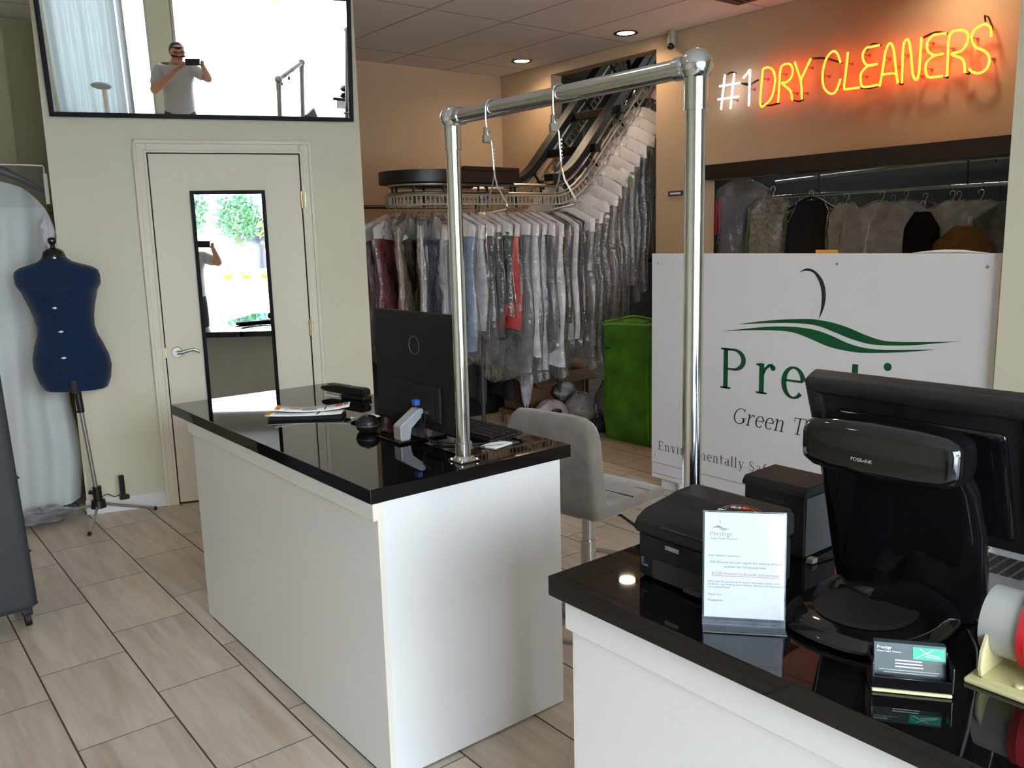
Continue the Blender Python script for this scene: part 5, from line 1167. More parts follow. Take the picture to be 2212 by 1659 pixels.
b = MB().box((3.935, 2.33, 1.30), (3.94, 2.45, 1.462)); obj('card', b, 'amber', am)
b = MB().box((3.938, 2.29, 1.30), (3.943, 2.335, 1.458)); lab(obj('card_end', b, 'cardboard', am), 'brown end')
b = MB().box((3.935, 2.29, 0.0), (3.95, 2.45, 1.30)); lab(obj('card_stand', b, 'greyplastic', am), 'upright strip behind the board')
wb = thing('folded_cloth', 'white cloth lying along the right top edge of the board', 'cloth', (3.9, 1.7, 1.447))
b = MB().loft([[Vector((3.88+0.012*math.cos(a), y, 1.4475+hh+hh*math.sin(a))) for a in [2*PI*k/12 for k in range(12)]] for y, hh in ((1.92, 0.001), (1.86, 0.005), (1.78, 0.008), (1.70, 0.007), (1.64, 0.003), (1.6, 0.001))]); obj('cloth_roll', b, 'white', wb)
lt = thing('strip_light', 'tube light fixture on the work room ceiling', 'ceiling light', (7.0, 3.0, 3.3))
b = MB().box((6.9, 2.3, 3.30), (7.1, 3.7, 3.35), 0.006); obj('housing', b, 'white', lt)
b = MB().cyl((7.0, 2.35, 3.285), (7.0, 3.65, 3.285), 0.014, n=12); obj('tube', b, emat('tube_light', (0.9, 1.0, 0.95), 110.0), lt)
fill_lt = thing('strip_light', 'added tube light brightening the work room ceiling above the conveyor', 'ceiling light', (7.6, 5.6, 3.3))  # added fill tube, brightens the grey ceiling behind the wall opening
b = MB().box((7.5, 5.0, 3.30), (7.7, 6.4, 3.35), 0.006); obj('housing', b, 'white', fill_lt)
b = MB().cyl((7.6, 5.05, 3.285), (7.6, 6.35, 3.285), 0.014, n=12); obj('tube', b, bpy.data.materials['tube_light'], fill_lt)
for k, (y_, z_, r_) in enumerate(((2.2, 2.35, 0.025), (3.4, 2.5, 0.03), (2.8, 2.75, 0.02))):
    t = thing('overhead_pipe', ['thin steel pipe lowest under the work room ceiling', 'steel pipe midway under the work room ceiling', 'steel pipe highest under the work room ceiling'][k], 'pipe', (7.8, y_, z_), group='overhead pipes in the work room')
    b = MB().cyl((7.66+k*0.14, 1.0, z_+0.1), (7.8+k*0.14, 5.2, z_), r_, n=12); obj('pipe_run', b, 'chromedull', t)
    for yy in (1.6, 4.4):
        b = MB().cyl((7.73+k*0.14+(yy-3.1)*0.033, yy, z_+0.05), (7.73+k*0.14+(yy-3.1)*0.033, yy, 3.345), 0.006, n=6); obj('drop_rod', b, 'greyplastic', t)
for (y0_, y1_, z_) in ((4.6, 5.7, 3.02),):
    dk = thing('ceiling_duct', 'dark duct hanging near the ceiling behind the wall opening', 'duct', (6.2, 5.2, 3.0))
    b = MB().cyl((5.4, 4.7, 3.18), (7.6, 5.3, 3.22), 0.12, n=20); obj('duct_pipe', b, 'greyplastic', dk)
    b = MB().tube([(5.6, 5.4, 3.3), (5.6, 5.3, 2.9), (5.7, 5.0, 2.85)], 0.02, n=8); obj('strap', b, 'blackmatte', dk)
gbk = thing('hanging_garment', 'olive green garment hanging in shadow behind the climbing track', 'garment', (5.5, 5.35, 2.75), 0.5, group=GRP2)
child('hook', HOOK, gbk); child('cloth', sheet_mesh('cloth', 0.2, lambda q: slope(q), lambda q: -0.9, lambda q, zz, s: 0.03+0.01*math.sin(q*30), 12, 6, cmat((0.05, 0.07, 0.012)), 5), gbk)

stc = thing('shade_cabinet', 'made-up black cabinet darkening the back wall under the conveyor', 'cabinet', (4.1, 6.2, 0))  # added black body; its colour stands for the dark below the garments
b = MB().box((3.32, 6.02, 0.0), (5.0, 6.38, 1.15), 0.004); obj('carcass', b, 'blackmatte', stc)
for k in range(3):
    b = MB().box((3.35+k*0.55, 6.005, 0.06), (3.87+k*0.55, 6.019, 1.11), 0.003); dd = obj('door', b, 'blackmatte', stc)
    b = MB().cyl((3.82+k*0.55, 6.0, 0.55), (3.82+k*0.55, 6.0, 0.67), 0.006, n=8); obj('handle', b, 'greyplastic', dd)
# ------------------------------------------------------------------ dress form
FE = Vector((0.84, -0.543, 0)); FN = Vector((-0.543, -0.84, 0))
df = thing('dress_form', 'navy blue tailor\'s dress form on a folding tripod before the cream wall', 'dress form', (1.07, 5.2, 0))
def fc(z): return Vector((1.064-0.082*z/1.5, 5.17, z))
prof = [(0.795, 0.150, 0.105), (0.80, 0.160, 0.112), (0.85, 0.184, 0.122), (0.92, 0.199, 0.125), (0.98, 0.194, 0.120), (1.05, 0.172, 0.108), (1.10, 0.152, 0.098), (1.145, 0.145, 0.095), (1.20, 0.150, 0.102), (1.26, 0.163, 0.118), (1.31, 0.176, 0.130), (1.34, 0.186, 0.126), (1.36, 0.202, 0.118), (1.38, 0.213, 0.105), (1.42, 0.217, 0.090), (1.447, 0.212, 0.078), (1.466, 0.185, 0.072), (1.483, 0.130, 0.066), (1.497, 0.085, 0.058), (1.515, 0.060, 0.052), (1.53, 0.054, 0.05)]
rings = []
for z, hw, hd in prof:
    r = []
    for k in range(48):
        a = 2*PI*k/48; c, s = math.cos(a), math.sin(a); e = 2.3 if z < 1.3 else 2.6
        dz = 0.0
        x = hw*math.copysign(abs(c)**(2/e), c); y = hd*math.copysign(abs(s)**(2/e), s)
        if s > 0 and 1.2 < z < 1.36: y += 0.022*math.exp(-((abs(x)-0.085)/0.05)**2)
        r.append(fc(z) + FE*x + FN*y)
    rings.append(r)
b = MB().loft(rings); obj('torso', b, 'navy', df, angle=70)
top = fc(1.53)
b = MB().lathe([(0.058, -0.018), (0.058, 0.0), (0.050, 0.022), (0.030, 0.036), (0.014, 0.040), (0.011, 0.055), (0.020, 0.066), (0.023, 0.080), (0.018, 0.092), (0.004, 0.097)], top, n=28); lab(obj('neck_cap', b, 'blackgloss', df), 'shiny black neck cap with a knob')
for z, hd in ((1.255, 0.117), (1.125, 0.097), (0.985, 0.119)):
    p = fc(z) + FN*(hd-0.001) + FE*0.01
    b = MB().cyl(p, p+FN*0.006, 0.006, n=16); b.box((-0.012, -0.003, -0.0025), (0.012, 0.003, 0.0025), M=Matrix.Translation(p+FN*0.006)); lab(obj('size_dial', b, 'white', df), 'small white adjusting dial')
for dx in (-0.0,):
    p = fc(0.80)
    b = MB().box((-0.014, 0.09, -0.012), (0.014, 0.128, 0.06), 0.003, M=Matrix(((FE.x, FN.x, 0, p.x+0.03), (FE.y, FN.y, 0, p.y-0.02), (0, 0, 1, p.z), (0, 0, 0, 1)))); lab(obj('front_gap', b, 'kick', df), 'dark gap at the lower front')
HB = Vector((1.07, 5.20, 0.125))
b = MB().cyl(HB+Vector((0, 0, 0.02)), fc(0.72), 0.0125, n=14); lab(obj('pole', b, 'chromedull', df), 'steel pole')
b = MB().cyl(fc(0.66), fc(0.82), 0.018, n=14); b.tube([fc(0.665), fc(0.665)+FE*-0.03+FN*0.01], 0.007, n=8); lab(obj('pole_sleeve', b, 'blackplastic', df), 'black sleeve with a lever')
b = MB().cyl(HB+Vector((0, 0, -0.03)), HB+Vector((0, 0, 0.09)), 0.024, n=16); b.cyl(HB+Vector((0, 0, -0.035)), HB+Vector((0, 0, 0.01)), 0.042, 0.036, n=20); b.tube([HB+Vector((0, 0, 0.05)), HB+Vector((-0.04, 0.02, 0.06))], 0.012, n=8); obj('hub', b, 'blackplastic', df)
for q in ((0.965, 4.99, 0.008), (1.38, 5.215, 0.012), (0.90, 5.48, 0.008)):
    b = MB().tube([HB+Vector((0, 0, -0.01)), q], 0.0085, n=10); lg = lab(obj('leg', b, 'chromedull', df), 'steel tripod leg')
    b = MB().sph((q[0], q[1], 0.012), 0.012, 14, 8); obj('leg_tip', b, 'blackplastic', lg)
hmk = HB + Vector((0.135, 0.0, 0.02))
b = MB().box((hmk.x-0.014, hmk.y-0.012, hmk.z-0.02), (hmk.x+0.014, hmk.y+0.012, hmk.z+0.11), 0.004); b.box((hmk.x-0.02, hmk.y-0.02, hmk.z-0.035), (hmk.x+0.032, hmk.y+0.012, hmk.z-0.01), 0.004); obj('hem_marker', b, 'blackplastic', df)
b = MB().tube(smooth_line([tuple(HB+Vector((0.02, 0, 0.02))), tuple(HB+Vector((0.05, -0.01, 0.035))), tuple(HB+Vector((0.09, 0, 0.01))), tuple(hmk+Vector((-0.01, 0, 0.0)))], 5), 0.003, n=6); obj('cord', b, 'blackplastic', df)

# ------------------------------------------------------------------ white garment bag in the alcove
wg = thing('garment_bag', 'long white garment bag hanging in the alcove behind the navy dress form', 'garment bag', (0.74, 5.72, 2.0))
def bagtop(y):
    a = abs(y)/0.36; return -0.04 - 0.03*a - 0.14*a**3 - 0.22*a**10
me = sheet_mesh('bag_cover', 0.36, bagtop, lambda y: -1.955 + 0.02*math.sin(y*9), lambda y, z, s: 0.04 + 0.07*min(1, -z/1.2) + 0.022*math.sin(y*24+z*1.5+s) + 0.012*math.sin(y*51+2*z), 40, 24, 'bagfabric', 4, 0.0)
o = child('bag_cover', me, wg); o.rotation_euler = (0, 0, PI/2)
b = MB(); pts = [(0.75, 5.60, 2.035), (0.98, 5.60, 2.037), (1.055, 5.60, 2.035), (1.062, 5.60, 2.028), (1.066, 5.60, 1.82)]
b.tube(pts, 0.0045, n=6); b.box((1.056, 5.594, 1.82), (1.075, 5.606, 1.99)); lab(obj('vinyl_piping', b, 'white', wg), 'white piping around the clear top')
b = MB().poly([(0.75, 5.602, 1.8), (1.062, 5.602, 1.8), (1.062, 5.602, 2.034), (0.75, 5.602, 2.034)]); lab(obj('vinyl_top', b, 'vinyl', wg, smooth=False), 'clear vinyl top')
b = MB().tube([(0.60, 5.66, 2.02), (0.74, 5.64, 2.045), (0.86, 5.62, 2.0), (0.96, 5.62, 1.95), (1.05, 5.63, 1.895)], [0.02, 0.028, 0.026, 0.02, 0.012], n=12); lab(obj('hanger_arm', b, 'greyplastic', wg), 'dark sloping hanger arm')
b = MB().tube([(0.74, 5.66, 2.05), (0.74, 5.66, 2.12), (0.75, 5.66, 2.15), (0.78, 5.66, 2.16)], 0.004, n=8); obj('hanger_hook', b, 'chromedull', wg)
b = MB().loft(blob((1.03, 5.50, 1.63), (0.035, 0.03, 0.11), 9, amp=0.35)); b.loft(blob((1.05, 5.42, 1.55), (0.05, 0.015, 0.06), 12, amp=0.4)); lab(obj('tulle', b, 'tulle', wg), 'bit of white tulle sticking out')
cr_ = thing('clothes_rail', 'chrome rail across the alcove holding the white garment bag', 'rail', (0.3, 5.68, 2.165))
b = MB().cyl((-0.6, 5.68, 2.165), (0.8, 5.68, 2.165), 0.012, n=14); obj('bar', b, 'chrome', cr_)
b = MB().cyl((-0.6, 5.68, 0.0), (-0.6, 5.68, 2.165), 0.014, n=14); obj('upright', b, 'chrome', cr_)
b = MB().cyl((0.4, 5.68, 2.165), (0.4, 6.4, 2.165), 0.012, n=14); obj('wall_arm', b, 'chrome', cr_)
fp = thing('plastic_film', 'crumpled clear plastic on the floor below the white garment bag', 'plastic sheet', (0.85, 5.45, 0))
b = MB().loft(blob((0.82, 5.42, 0.045), (0.16, 0.10, 0.042), 41, amp=0.35)); obj('film_heap', b, 'filmgrey', fp)
kbx = thing('storage_box', 'dark box on the alcove floor under the white garment bag', 'box', (0.96, 5.95, 0))
b = MB().box((0.7, 5.9, 0.0), (1.1, 6.2, 0.10), 0.004); obj('carton', b, 'bagblack', kbx)
b = MB().box((0.695, 5.895, 0.1), (1.105, 6.205, 0.115), 0.003); obj('lid', b, 'bagblack', kbx)

# ------------------------------------------------------------------ wheeled bag at the left edge
lg_ = thing('wheeled_bag', 'tall dark grey canvas bag on casters at the left edge', 'bag', (0.3, 4.1, 0))
b = MB(); b.box((0.02, 3.86, 0.085), (0.53, 4.24, 1.16), 0.035, 4); obj('bag_body', b, 'bagblack', lg_, angle=60)
b = MB()
for (x, y) in ((0.522, 3.89), (0.522, 4.225)): b.tube([(x, y, 0.12), (x, y, 1.12)], 0.008, n=8)
b.tube([(0.525, 3.9, 0.1), (0.53, 4.05, 0.098), (0.525, 4.23, 0.1)], 0.008, n=8); obj('corner_piping', b, 'blackmatte', lg_)
for z in (0.58, 0.24):
    b = MB().tube([(0.53, 4.15, z+0.04), (0.555, 4.18, z+0.02), (0.575, 4.2, z-0.01), (0.53, 4.2, z-0.02)], 0.0035, n=6); obj('wire_loop', b, 'blackmatte', lg_)
for z in (0.42, 0.13):
    b = MB().box((0.52, 4.12, z), (0.54, 4.16, z+0.02), 0.003); obj('strap_clip', b, 'blackplastic', lg_)
for (x, y) in ((0.49, 4.20), (0.49, 3.92), (0.07, 4.20), (0.07, 3.92)):
    b = MB(); b.box((x-0.02, y-0.018, 0.05), (x+0.02, y+0.018, 0.088), 0.004); w_ = obj('caster', b, 'blackplastic', lg_)
    b = MB().cyl((x-0.011, y+0.008, 0.031), (x+0.011, y+0.008, 0.031), 0.0305, n=22); obj('wheel', b, 'blackmatte', w_)
    b = MB().cyl((x, y, 0.08), (x, y, 0.094), 0.012, n=12); lab(obj('caster_stem', b, 'chromedull', w_), 'bright caster stem')

lg_.rotation_euler = (0, -0.03, 0)
# ------------------------------------------------------------------ stool
so_ = thing('bar_stool', 'taupe velvet bar stool with a low back and chrome post behind the island', 'stool', (2.266, 2.384, 0), 0.137)
prof = [(0.21, 0.522), (0.232, 0.53), (0.238, 0.548), (0.225, 0.566), (0.12, 0.572), (-0.02, 0.566), (-0.12, 0.570), (-0.148, 0.60), (-0.160, 0.72), (-0.176, 0.86), (-0.188, 0.905), (-0.21, 0.918), (-0.235, 0.905), (-0.244, 0.86), (-0.240, 0.72), (-0.232, 0.61), (-0.222, 0.55), (-0.19, 0.524)]
def inset(p, k):
    cx, cz = 0.0, 0.62
    n = len(p); out = []
    for i in range(n):
        a = Vector(p[i-1]); c = Vector(p[(i+1) % n]); t = (c-a).normalized(); nn = Vector((-t.y, t.x))
        out.append((p[i][0]+nn.x*k, p[i][1]+nn.y*k))
    return out
b = MB(); rings = []
for y, k in ((-0.215, 0.016), (-0.213, 0.010), (-0.207, 0.004), (-0.195, 0.0), (-0.18, 0.0), (-0.16, 0.0), (-0.1, -0.003), (0.0, -0.002), (0.1, -0.003), (0.16, 0.0), (0.18, 0.0), (0.195, 0.0), (0.207, 0.004), (0.213, 0.010), (0.215, 0.016)):
    dr = 0.055*max(0, (abs(y)-0.15)/0.065)**2
    rings.append([Vector((u, y, v - dr*max(0, (v-0.62)/0.3))) for u, v in inset(prof, k)])
b.loft(rings); obj('seat_shell', b, 'velvet', so_, local=True, angle=80)
b = MB()
for y in (-0.07, 0.07): b.tube([(0.22, y, 0.565), (0.12, y, 0.5695), (-0.02, y, 0.5645), (-0.115, y, 0.568)], 0.003, n=6)
for x in (0.03, 0.135): b.tube([(x, -0.2, 0.570), (x, 0.2, 0.570)], 0.003, n=6)
for y in (-0.07, 0.07): b.tube([(-0.147, y, 0.61), (-0.159, y, 0.72), (-0.175, y, 0.86)], 0.003, n=6)
lab(obj('tuft_seam', b, mat('dark_seam', (0.05, 0.042, 0.036), 0.9), so_, local=True), 'dark stitched seams')
b = MB().cyl((0, 0, 0.02), (0, 0, 0.36), 0.030, n=28); b.cyl((0, 0, 0.36), (0, 0, 0.51), 0.024, n=28); obj('post', b, 'chrome', so_, local=True)
b = MB().lathe([(0.200, 0.0), (0.205, 0.006), (0.198, 0.014), (0.10, 0.028), (0.045, 0.04), (0.031, 0.06)], (0, 0, 0), n=48); obj('base', b, 'chrome', so_, local=True)
b = MB().box((-0.09, -0.09, 0.505), (0.09, 0.09, 0.525), 0.003); obj('seat_plate', b, 'blackplastic', so_, local=True)
b = MB().tube([(0.03, -0.05, 0.488), (0.06, -0.12, 0.47), (0.10, -0.20, 0.41)], 0.006, n=8); b.sph((0.10, -0.20, 0.41), 0.010, 10, 6); obj('lever', b, 'blackplastic', so_, local=True)
b = MB().tube([(0.03, -0.02, 0.24), (0.10, -0.11, 0.24), (0.17, -0.11, 0.24), (0.20, 0.0, 0.24), (0.17, 0.11, 0.24), (0.10, 0.11, 0.24), (0.03, 0.02, 0.24)], 0.010, n=10); obj('footrest', b, 'chrome', so_, local=True)

# ------------------------------------------------------------------ small things on walls and ceiling
sc = thing('security_camera', 'small beige security camera high on the service wall', 'camera', (5.05, 4.33, 2.92))
b = MB(); b.cyl((5.0, 4.33, 2.97), (5.0, 4.33, 2.998), 0.03, n=20); b.tube([(5.05, 4.31, 2.965), (5.0, 4.32, 2.985), (5.0, 4.33, 2.95)], 0.006, n=8); obj('mount', b, 'slot', sc)
b = MB().lathe([(0.03, 0.08), (0.034, 0.06), (0.034, 0.0), (0.028, -0.006)], (5.0, 4.33, 2.892), n=20); obj('body', b, 'slot', sc)
b = MB().sph((4.985, 4.325, 2.893), 0.027, 18, 10); lab(obj('lens', b, 'blackgloss', sc), 'dark round lens')
cvt = thing('ceiling_vent', 'dark square ceiling speaker grille lit red by the neon', 'vent', (4.50, 3.30, 3.0))
b = MB().box((4.20, 3.0, 2.988), (4.79, 3.6, 2.9995), 0.003); obj('frame', b, 'brownpipe', cvt)
b = MB()
for k in range(12): b.box((4.24, 3.04+k*0.044, 2.984), (4.75, 3.06+k*0.044, 2.989))
obj('louvre_slats', b, 'brownpipe', cvt)
pq = thing('wall_plaque', 'small dark grey plaque on the service wall left of the chrome post', 'plaque', (5.045, 4.33, 1.85))
b = MB().box((5.04, 4.25, 1.835), (5.05, 4.39, 1.872), 0.002); obj('plate', b, 'greyplastic', pq)
b = MB().box((5.0385, 4.27, 1.846), (5.0402, 4.37, 1.860)); obj('lettering_strip', b, 'cape', pq)
rh = thing('red_hook', 'red rod clip inside the left edge of the pass-through', 'hook', (5.2, 4.07, 1.6))
b = MB().tube([(5.21, 4.045, 1.80), (5.21, 4.045, 1.55), (5.21, 4.075, 1.54), (5.21, 4.075, 1.78)], 0.006, n=8); obj('rod', b, 'red', rh)
ctr = thing('wire_rod', 'thin steel rod just inside the left of the pass-through', 'rod', (5.6, 4.3, 1.75))
b = MB().cyl((5.4, 4.35, 1.745), (6.6, 4.6, 1.75), 0.006, n=8); obj('bar', b, 'chrome', ctr)

# ------------------------------------------------------------------ the photographer, seen in the mirrors
C0 = Vector((0, 0, CAM_H)); RT = Vector((r2.x, r2.y, r2.z)); UPV = -d2; FW = fw
ph = thing('smartphone', 'black smartphone held sideways in both hands by the photographer', 'phone', C0 - FW*0.016 - RT*0.07)
PM = Matrix(((RT.x, UPV.x, -FW.x, 0), (RT.y, UPV.y, -FW.y, 0), (RT.z, UPV.z, -FW.z, CAM_H), (0, 0, 0, 1)))   # right, up, back
b = MB().box((-0.155, -0.045, 0.012), (0.012, 0.033, 0.021), 0.003, M=PM); obj('body', b, 'blackplastic', ph)
b = MB().box((-0.148, -0.04, 0.0211), (0.006, 0.028, 0.0214), M=PM); obj('screen', b, 'screen', ph)
b = MB().cyl(PM @ Vector((0, 0, 0.0125)), PM @ Vector((0, 0, 0.0105)), 0.006, n=14); obj('lens_ring', b, 'greyplastic', ph)
pe = thing('person', 'person in a grey polo shirt and glasses taking the photo, seen in the mirrors', 'person', (-0.38, -0.27, 0))
F = Vector((0.50, 0.866, 0)); Rv = Vector((0.866, -0.50, 0)); B0 = Vector((-0.37, -0.26, 0)); Z = Vector((0, 0, 1))
def q(r, f, z): return B0 + Rv*r + F*f + Z*z
class Sk:
    def __init__(s): s.v = []; s.e = []; s.r = []
    def add(s, p, r, par=None):
        s.v.append(Vector(p)); s.r.append(r if isinstance(r, tuple) else (r, r))
        if par is not None: s.e.append((par, len(s.v)-1))
        return len(s.v)-1
    def chain(s, par, pts):
        for p, r in pts: par = s.add(p, r, par)
        return par
    def make(s, name, m, parent, root=0):
        me = bpy.data.meshes.new(name); iv = wmat(parent).inverted()
        me.from_pydata([iv @ p for p in s.v], s.e, []); me.materials.append(M_[m])
        o = bpy.data.objects.new(name, me); COL.objects.link(o); o.parent = parent
        md = o.modifiers.new('skin', 'SKIN'); md.use_smooth_shade = True
        if not me.skin_vertices:
            bpy.context.view_layer.objects.active = o
            bm = bmesh.new(); bm.from_mesh(me); bm.verts.layers.skin.verify(); bm.to_mesh(me); bm.free()
        for i, r in enumerate(s.r):
            me.skin_vertices[0].data[i].radius = r
            me.skin_vertices[0].data[i].use_root = (i == root)
        sb = o.modifiers.new('sub', 'SUBSURF'); sb.levels = 2; sb.render_levels = 2
        return o
lsh, rsh = q(-0.19, 0.0, 1.41), q(0.19, 0.0, 1.41)
LH = C0 - RT*0.165 - UPV*0.02 - FW*0.03; RH = C0 + RT*0.035 - UPV*0.015 - FW*0.03
lel = Vector((-0.55, 0.03, 1.19)); rel = Vector((0.015, -0.25, 1.33))
s = Sk()
pel = s.add(q(0, 0, 0.95), (0.16, 0.12)); ch_ = s.chain(pel, [(q(0, 0.01, 1.10), (0.16, 0.13)), (q(0, 0.0, 1.25), (0.165, 0.12)), (q(0, -0.01, 1.38), (0.12, 0.09))])
nk = s.chain(ch_, [(q(0, 0.0, 1.45), 0.062), (q(0.01, 0.03, 1.51), 0.058), (q(0.02, 0.055, 1.555), (0.068, 0.075)), (q(0.02, 0.06, 1.61), (0.076, 0.092)), (q(0.02, 0.055, 1.665), (0.074, 0.088)), (q(0.02, 0.045, 1.70), (0.05, 0.06))])
fhead = q(0.02, 0.06, 1.605)
s.chain(nk-2, [(q(0.022, 0.14, 1.60), 0.018), (q(0.022, 0.165, 1.585), 0.014)])
s.chain(nk-3, [(q(0.02, 0.125, 1.545), 0.03)])
for sg_ in (-1, 1): s.chain(nk-2, [(q(0.02+sg_*0.078, 0.05, 1.605), 0.02), (q(0.02+sg_*0.088, 0.04, 1.61), 0.016)])
def arm(sh, el, hand, side):
    a = s.chain(ch_, [(sh, 0.062), (sh.lerp(el, 0.5), 0.052), (el, 0.043)])
    wr = el.lerp(hand, 0.74); a = s.chain(a, [(el.lerp(hand, 0.35), 0.042), (wr, 0.028), (el.lerp(hand, 0.88), (0.036, 0.024))])
    pd = (hand-el).normalized()
    for k in range(4):
        off = UPV*(0.028-0.018*k)
        base = hand + off*0.9 - pd*0.01
        s.chain(a, [(base, 0.0095), (base - FW*-0.035 + RT*(0.012*side), 0.0088), (base + FW*0.045 + RT*(-0.018*side) , 0.008)])
    s.chain(a, [(hand - UPV*0.035 - FW*0.012, 0.011), (hand - UPV*0.012 - FW*0.014 - RT*(0.035*side), 0.0095)])
arm(lsh, lel, LH, -1); arm(rsh, rel, RH, 1)
for sd in (-1, 1):
    s.chain(pel, [(q(sd*0.095, 0.0, 0.86), 0.095), (q(sd*0.105, 0.01, 0.68), 0.085), (q(sd*0.11, 0.02, 0.48), 0.06), (q(sd*0.115, 0.0, 0.30), 0.052), (q(sd*0.12, -0.02, 0.10), 0.038), (q(sd*0.13, 0.06, 0.05), 0.042), (q(sd*0.14, 0.16, 0.04), 0.036)])
s.make('body', 'skin', pe)
s = Sk(); pel = s.add(q(0, 0, 0.86), (0.185, 0.145)); c2 = s.chain(pel, [(q(0, 0.01, 0.98), (0.19, 0.155)), (q(0, 0.015, 1.12), (0.185, 0.155)), (q(0, 0.005, 1.27), (0.18, 0.14)), (q(0, -0.005, 1.385), (0.135, 0.105)), (q(0, 0.0, 1.44), (0.075, 0.075))])
for sh, el in ((lsh, lel), (rsh, rel)): s.chain(c2-1, [(sh, 0.078), (sh.lerp(el, 0.45), 0.072), (sh.lerp(el, 0.75), 0.066)])
s.make('polo_shirt', 'shirt', pe)
s = Sk(); pel = s.add(q(0, 0, 0.92), (0.185, 0.15)); s.chain(pel, [(q(0, 0.01, 1.01), (0.18, 0.15))])
for sd in (-1, 1): s.chain(pel, [(q(sd*0.095, 0.0, 0.84), 0.105), (q(sd*0.105, 0.01, 0.66), 0.095), (q(sd*0.11, 0.02, 0.48), 0.075), (q(sd*0.115, 0.0, 0.30), 0.068), (q(sd*0.12, -0.02, 0.08), 0.058)])
s.make('trousers', 'trousers', pe)
for sd in (-1, 1):
    b = MB().loft([[q(sd*0.13 + 0.048*math.cos(a)*k, f_ , 0.004 + h*max(0, math.sin(a)) ) + Rv*0.0 for a in [2*PI*i/20 for i in range(20)]] for f_, k, h in ((-0.09, 0.5, 0.05), (-0.07, 0.85, 0.08), (0.0, 0.95, 0.09), (0.09, 1.05, 0.065), (0.16, 0.95, 0.05), (0.20, 0.45, 0.03))]); obj('shoe', b, 'blackmatte', pe)
b = MB(); rings = []
for i in range(1, 9):
    a = PI/2*i/9*1.25
    rings.append([q(0.02 + 0.088*math.sin(a)*math.cos(t), 0.038 + 0.102*math.sin(a)*math.sin(t), 1.625 + 0.098*math.cos(a) + (0.03 if math.sin(t) > 0.35 and i > 5 else 0)) for t in [2*PI*k/28 for k in range(28)]])
b.loft(rings); obj('hair', b, 'hair', pe, angle=80)
b = MB()
for sd in (-1, 1):
    b.tube([q(0.022+sd*0.034+0.024*math.cos(t), 0.155, 1.622+0.017*math.sin(t)) for t in [2*PI*k/20 for k in range(20)]], 0.003, n=6, closed=True)
    b.tube([q(0.022+sd*0.058, 0.152, 1.625), q(0.02+sd*0.085, 0.10, 1.622), q(0.02+sd*0.09, 0.03, 1.618)], 0.002, n=6)
b.tube([q(0.012, 0.158, 1.626), q(0.032, 0.158, 1.626)], 0.003, n=6); lab(obj('glasses', b, 'blackplastic', pe), 'dark-rimmed glasses')
b = MB(); b.tube([q(-0.005, 0.143, 1.555), q(0.02, 0.152, 1.553), q(0.045, 0.143, 1.555)], 0.005, n=6); lab(obj('mouth', b, mat('lips', (0.30, 0.10, 0.08), 0.5), pe), 'closed mouth')
b = MB()
for sd in (-1, 1): b.sph(q(0.022+sd*0.033, 0.141, 1.622), 0.008, 10, 8)
obj('eye', b, 'hair', pe)
b = MB().loft([[q(0.0 + 0.085*math.cos(a), 0.0 + 0.08*math.sin(a)+0.01, z + 0.012*math.sin(a)) for a in [2*PI*k/24 for k in range(24)]] for z in (1.415, 1.44, 1.465)], cap=False); obj('collar', b, 'shirt', pe, solid=0.006)

# ------------------------------------------------------------------ far end of the register counter, seen in the big mirror
g2 = thing('hanging_bar', 'second chrome pipe bar at the window end of the register counter, seen in the mirror', 'rail', (1.451, -1.5, 0.9))
for (y, z0) in ((-1.15, 0.9), (-1.95, 0.96)):
    b = MB().cyl((PX, y, z0+0.01), (PX, y, BZ), 0.0212, n=20); obj('post', b, 'chrome', g2)
    b = MB().sph((PX, y, BZ), 0.0345, 20, 12); obj('ball_joint', b, 'chrome', g2)
    b = MB().cyl((PX, y, z0), (PX, y, z0+0.012), 0.04, n=20); obj('flange', b, 'chrome', g2)
b = MB().cyl((PX, -1.93, BZ), (PX, -1.17, BZ), 0.0212, n=20); obj('crossbar', b, 'chrome', g2)
sc_ = thing('side_cabinet', 'white cabinet with a black top by the window, seen in the big mirror', 'cabinet', (1.6, -2.0, 0))
b = MB().box((1.2, -2.30, 0.0), (2.1, -1.72, 0.92), 0.004); obj('carcass', b, 'laminate', sc_)
b = MB().box((1.16, -2.34, 0.92), (2.14, -1.68, 0.96), 0.003); obj('top', b, 'granite', sc_)
for k, (x, y, col, lb) in enumerate(((1.36, -1.80, 'pinkthread', 'pink thread cone on the black-topped cabinet'), (1.56, -1.78, 'red', 'red thread cone on the black-topped cabinet'))):
    t = thing('thread_cone', lb, 'thread cone', (x, y, 0.96), group='thread cones by the window')
    b = MB().lathe([(0.045, 0.0), (0.045, 0.004), (0.043, 0.01), (0.034, 0.12), (0.03, 0.125)], (x, y, 0.961), n=20); obj('thread', b, col, t)
    b = MB().cyl((x, y, 1.08), (x, y, 1.11), 0.012, n=12); obj('core', b, 'cardboard', t)
pb = thing('clothes_pile', 'folded black clothes on the black-topped cabinet by the window', 'clothes', (1.25, -2.0, 0.96))
b = MB().loft(blob((1.30, -2.05, 1.01), (0.11, 0.10, 0.05), 51)); obj('folded_cloth', b, 'blackmatte', pb)
pg = thing('pedestal', 'white pedestal with a grey padded head near the curtain, seen in the big mirror', 'pedestal', (-1.85, -1.55, 0))
b = MB().cyl((-1.85, -1.55, 0.0), (-1.85, -1.55, 0.80), 0.035, n=18); obj('column', b, 'white', pg)
b = MB().cyl((-1.85, -1.55, 0.0), (-1.85, -1.55, 0.03), 0.18, n=24); obj('foot', b, 'white', pg)
b = MB().loft(blob((-1.88, -1.53, 0.83), (0.14, 0.07, 0.045), 61, amp=0.02)); obj('pad', b, 'tapegrey', pg)
SKY, SUN, EXPO = 29.0, 95.0, 0.0
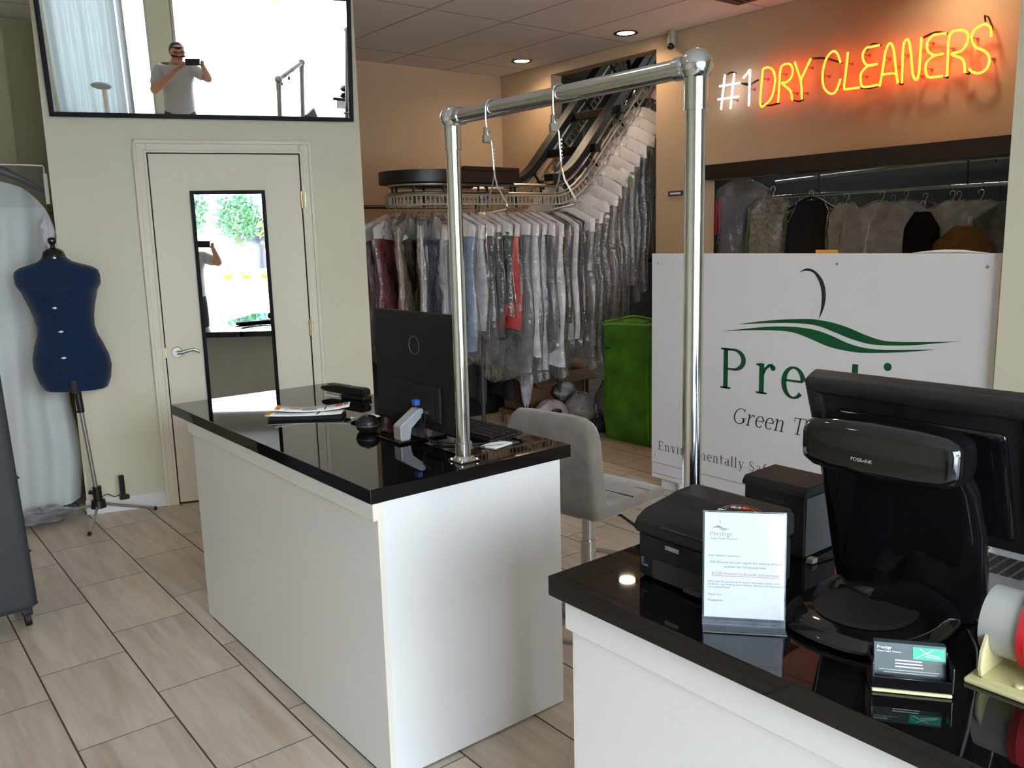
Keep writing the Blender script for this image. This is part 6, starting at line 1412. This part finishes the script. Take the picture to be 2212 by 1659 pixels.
DOWN = [4.2, 4.2, 3.8, 0.8, 0.8, 1.0]
# ------------------------------------------------------------------ light
w = bpy.data.worlds.new('sky'); scene.world = w; w.use_nodes = True
nt = w.node_tree; bg = nt.nodes['Background']
sk = nt.nodes.new('ShaderNodeTexCoord'); sp = nt.nodes.new('ShaderNodeSeparateXYZ'); nt.links.new(sk.outputs['Generated'], sp.inputs[0])
cr = nt.nodes.new('ShaderNodeValToRGB'); e = cr.color_ramp.elements
e[0].position = 0.0; e[0].color = (0.95, 0.97, 1.0, 1); e[1].position = 0.8; e[1].color = (0.50, 0.68, 1.0, 1)
nt.links.new(sp.outputs['Z'], cr.inputs[0]); nt.links.new(cr.outputs[0], bg.inputs['Color'])
bg.inputs['Strength'].default_value = SKY
sd = bpy.data.lights.new('sun', 'SUN'); sd.energy = SUN; sd.angle = 0.009; sd.color = (1, 0.95, 0.88)
so = bpy.data.objects.new('sun', sd); COL.objects.link(so)
so.rotation_euler = Vector((-0.2, -0.40, -1.0)).to_track_quat('-Z', 'Y').to_euler()
for (x0, x1) in ((-1.25, 1.4), (1.4, 2.3)):
    pd = bpy.data.lights.new('window_portal', 'AREA'); pd.shape = 'RECTANGLE'; pd.size = x1-x0; pd.size_y = 2.68; pd.cycles.is_portal = True
    po = bpy.data.objects.new('window_portal', pd); COL.objects.link(po); po.location = ((x0+x1)/2, -2.5, 1.46)
    po.rotation_euler = Vector((0, 1, 0)).to_track_quat('-Z', 'Z').to_euler()
LAB = ['nearer of the two recessed downlights, close to the service wall', 'further recessed downlight, near the back corner of the ceiling', None, None, None, None]
for i, (x, y) in enumerate([(4.755, 4.55), (4.74, 5.72), (4.755, 2.25), (1.2, 2.3), (-0.6, 2.3), (3.0, 2.4)]):
    t = thing('recessed_downlight', LAB[i] or ['round recessed downlight over the lit sign, out of the photo', 'round recessed downlight over the island counter, out of the photo', 'round recessed downlight over the customer floor, out of the photo', 'round recessed downlight over the grey stool, out of the photo'][i-2], 'ceiling light', (x, y, 3.0), group='recessed ceiling downlights')
    b = MB().lathe([(0.062, 0.0), (0.088, 0.0), (0.09, -0.004), (0.078, -0.008), (0.064, -0.004), (0.062, 0.0)], (x, y, 2.999), n=32); obj('trim_ring', b, 'brownpipe', t)
    b = MB().lathe([(0.0005, -0.006), (0.05, -0.005), (0.0625, -0.002), (0.0625, -0.0005), (0.0005, -0.0005)], (x, y, 2.999), n=32); obj('lens', b, 'downlight', t)
    ld = bpy.data.lights.new('downlight_lamp', 'AREA'); ld.shape = 'DISK'; ld.size = 0.12; ld.energy = DOWN[i]; ld.color = (1.0, 0.72, 0.46); ld.spread = math.radians(150)
    lo = bpy.data.objects.new('downlight_lamp', ld); COL.objects.link(lo); lo.location = (x, y, 2.985)
    lo.visible_camera = True
scene.view_settings.view_transform = 'Standard'; scene.view_settings.look = 'None'
scene.view_settings.exposure = EXPO; scene.view_settings.gamma = 1.0
scene.cycles.use_denoising = True
scene.cycles.max_bounces = 10; scene.cycles.diffuse_bounces = 5; scene.cycles.glossy_bounces = 6
scene.cycles.transparent_max_bounces = 24; scene.cycles.transmission_bounces = 6
scene.cycles.caustics_reflective = False; scene.cycles.caustics_refractive = False
scene.cycles.sample_clamp_indirect = 6.0
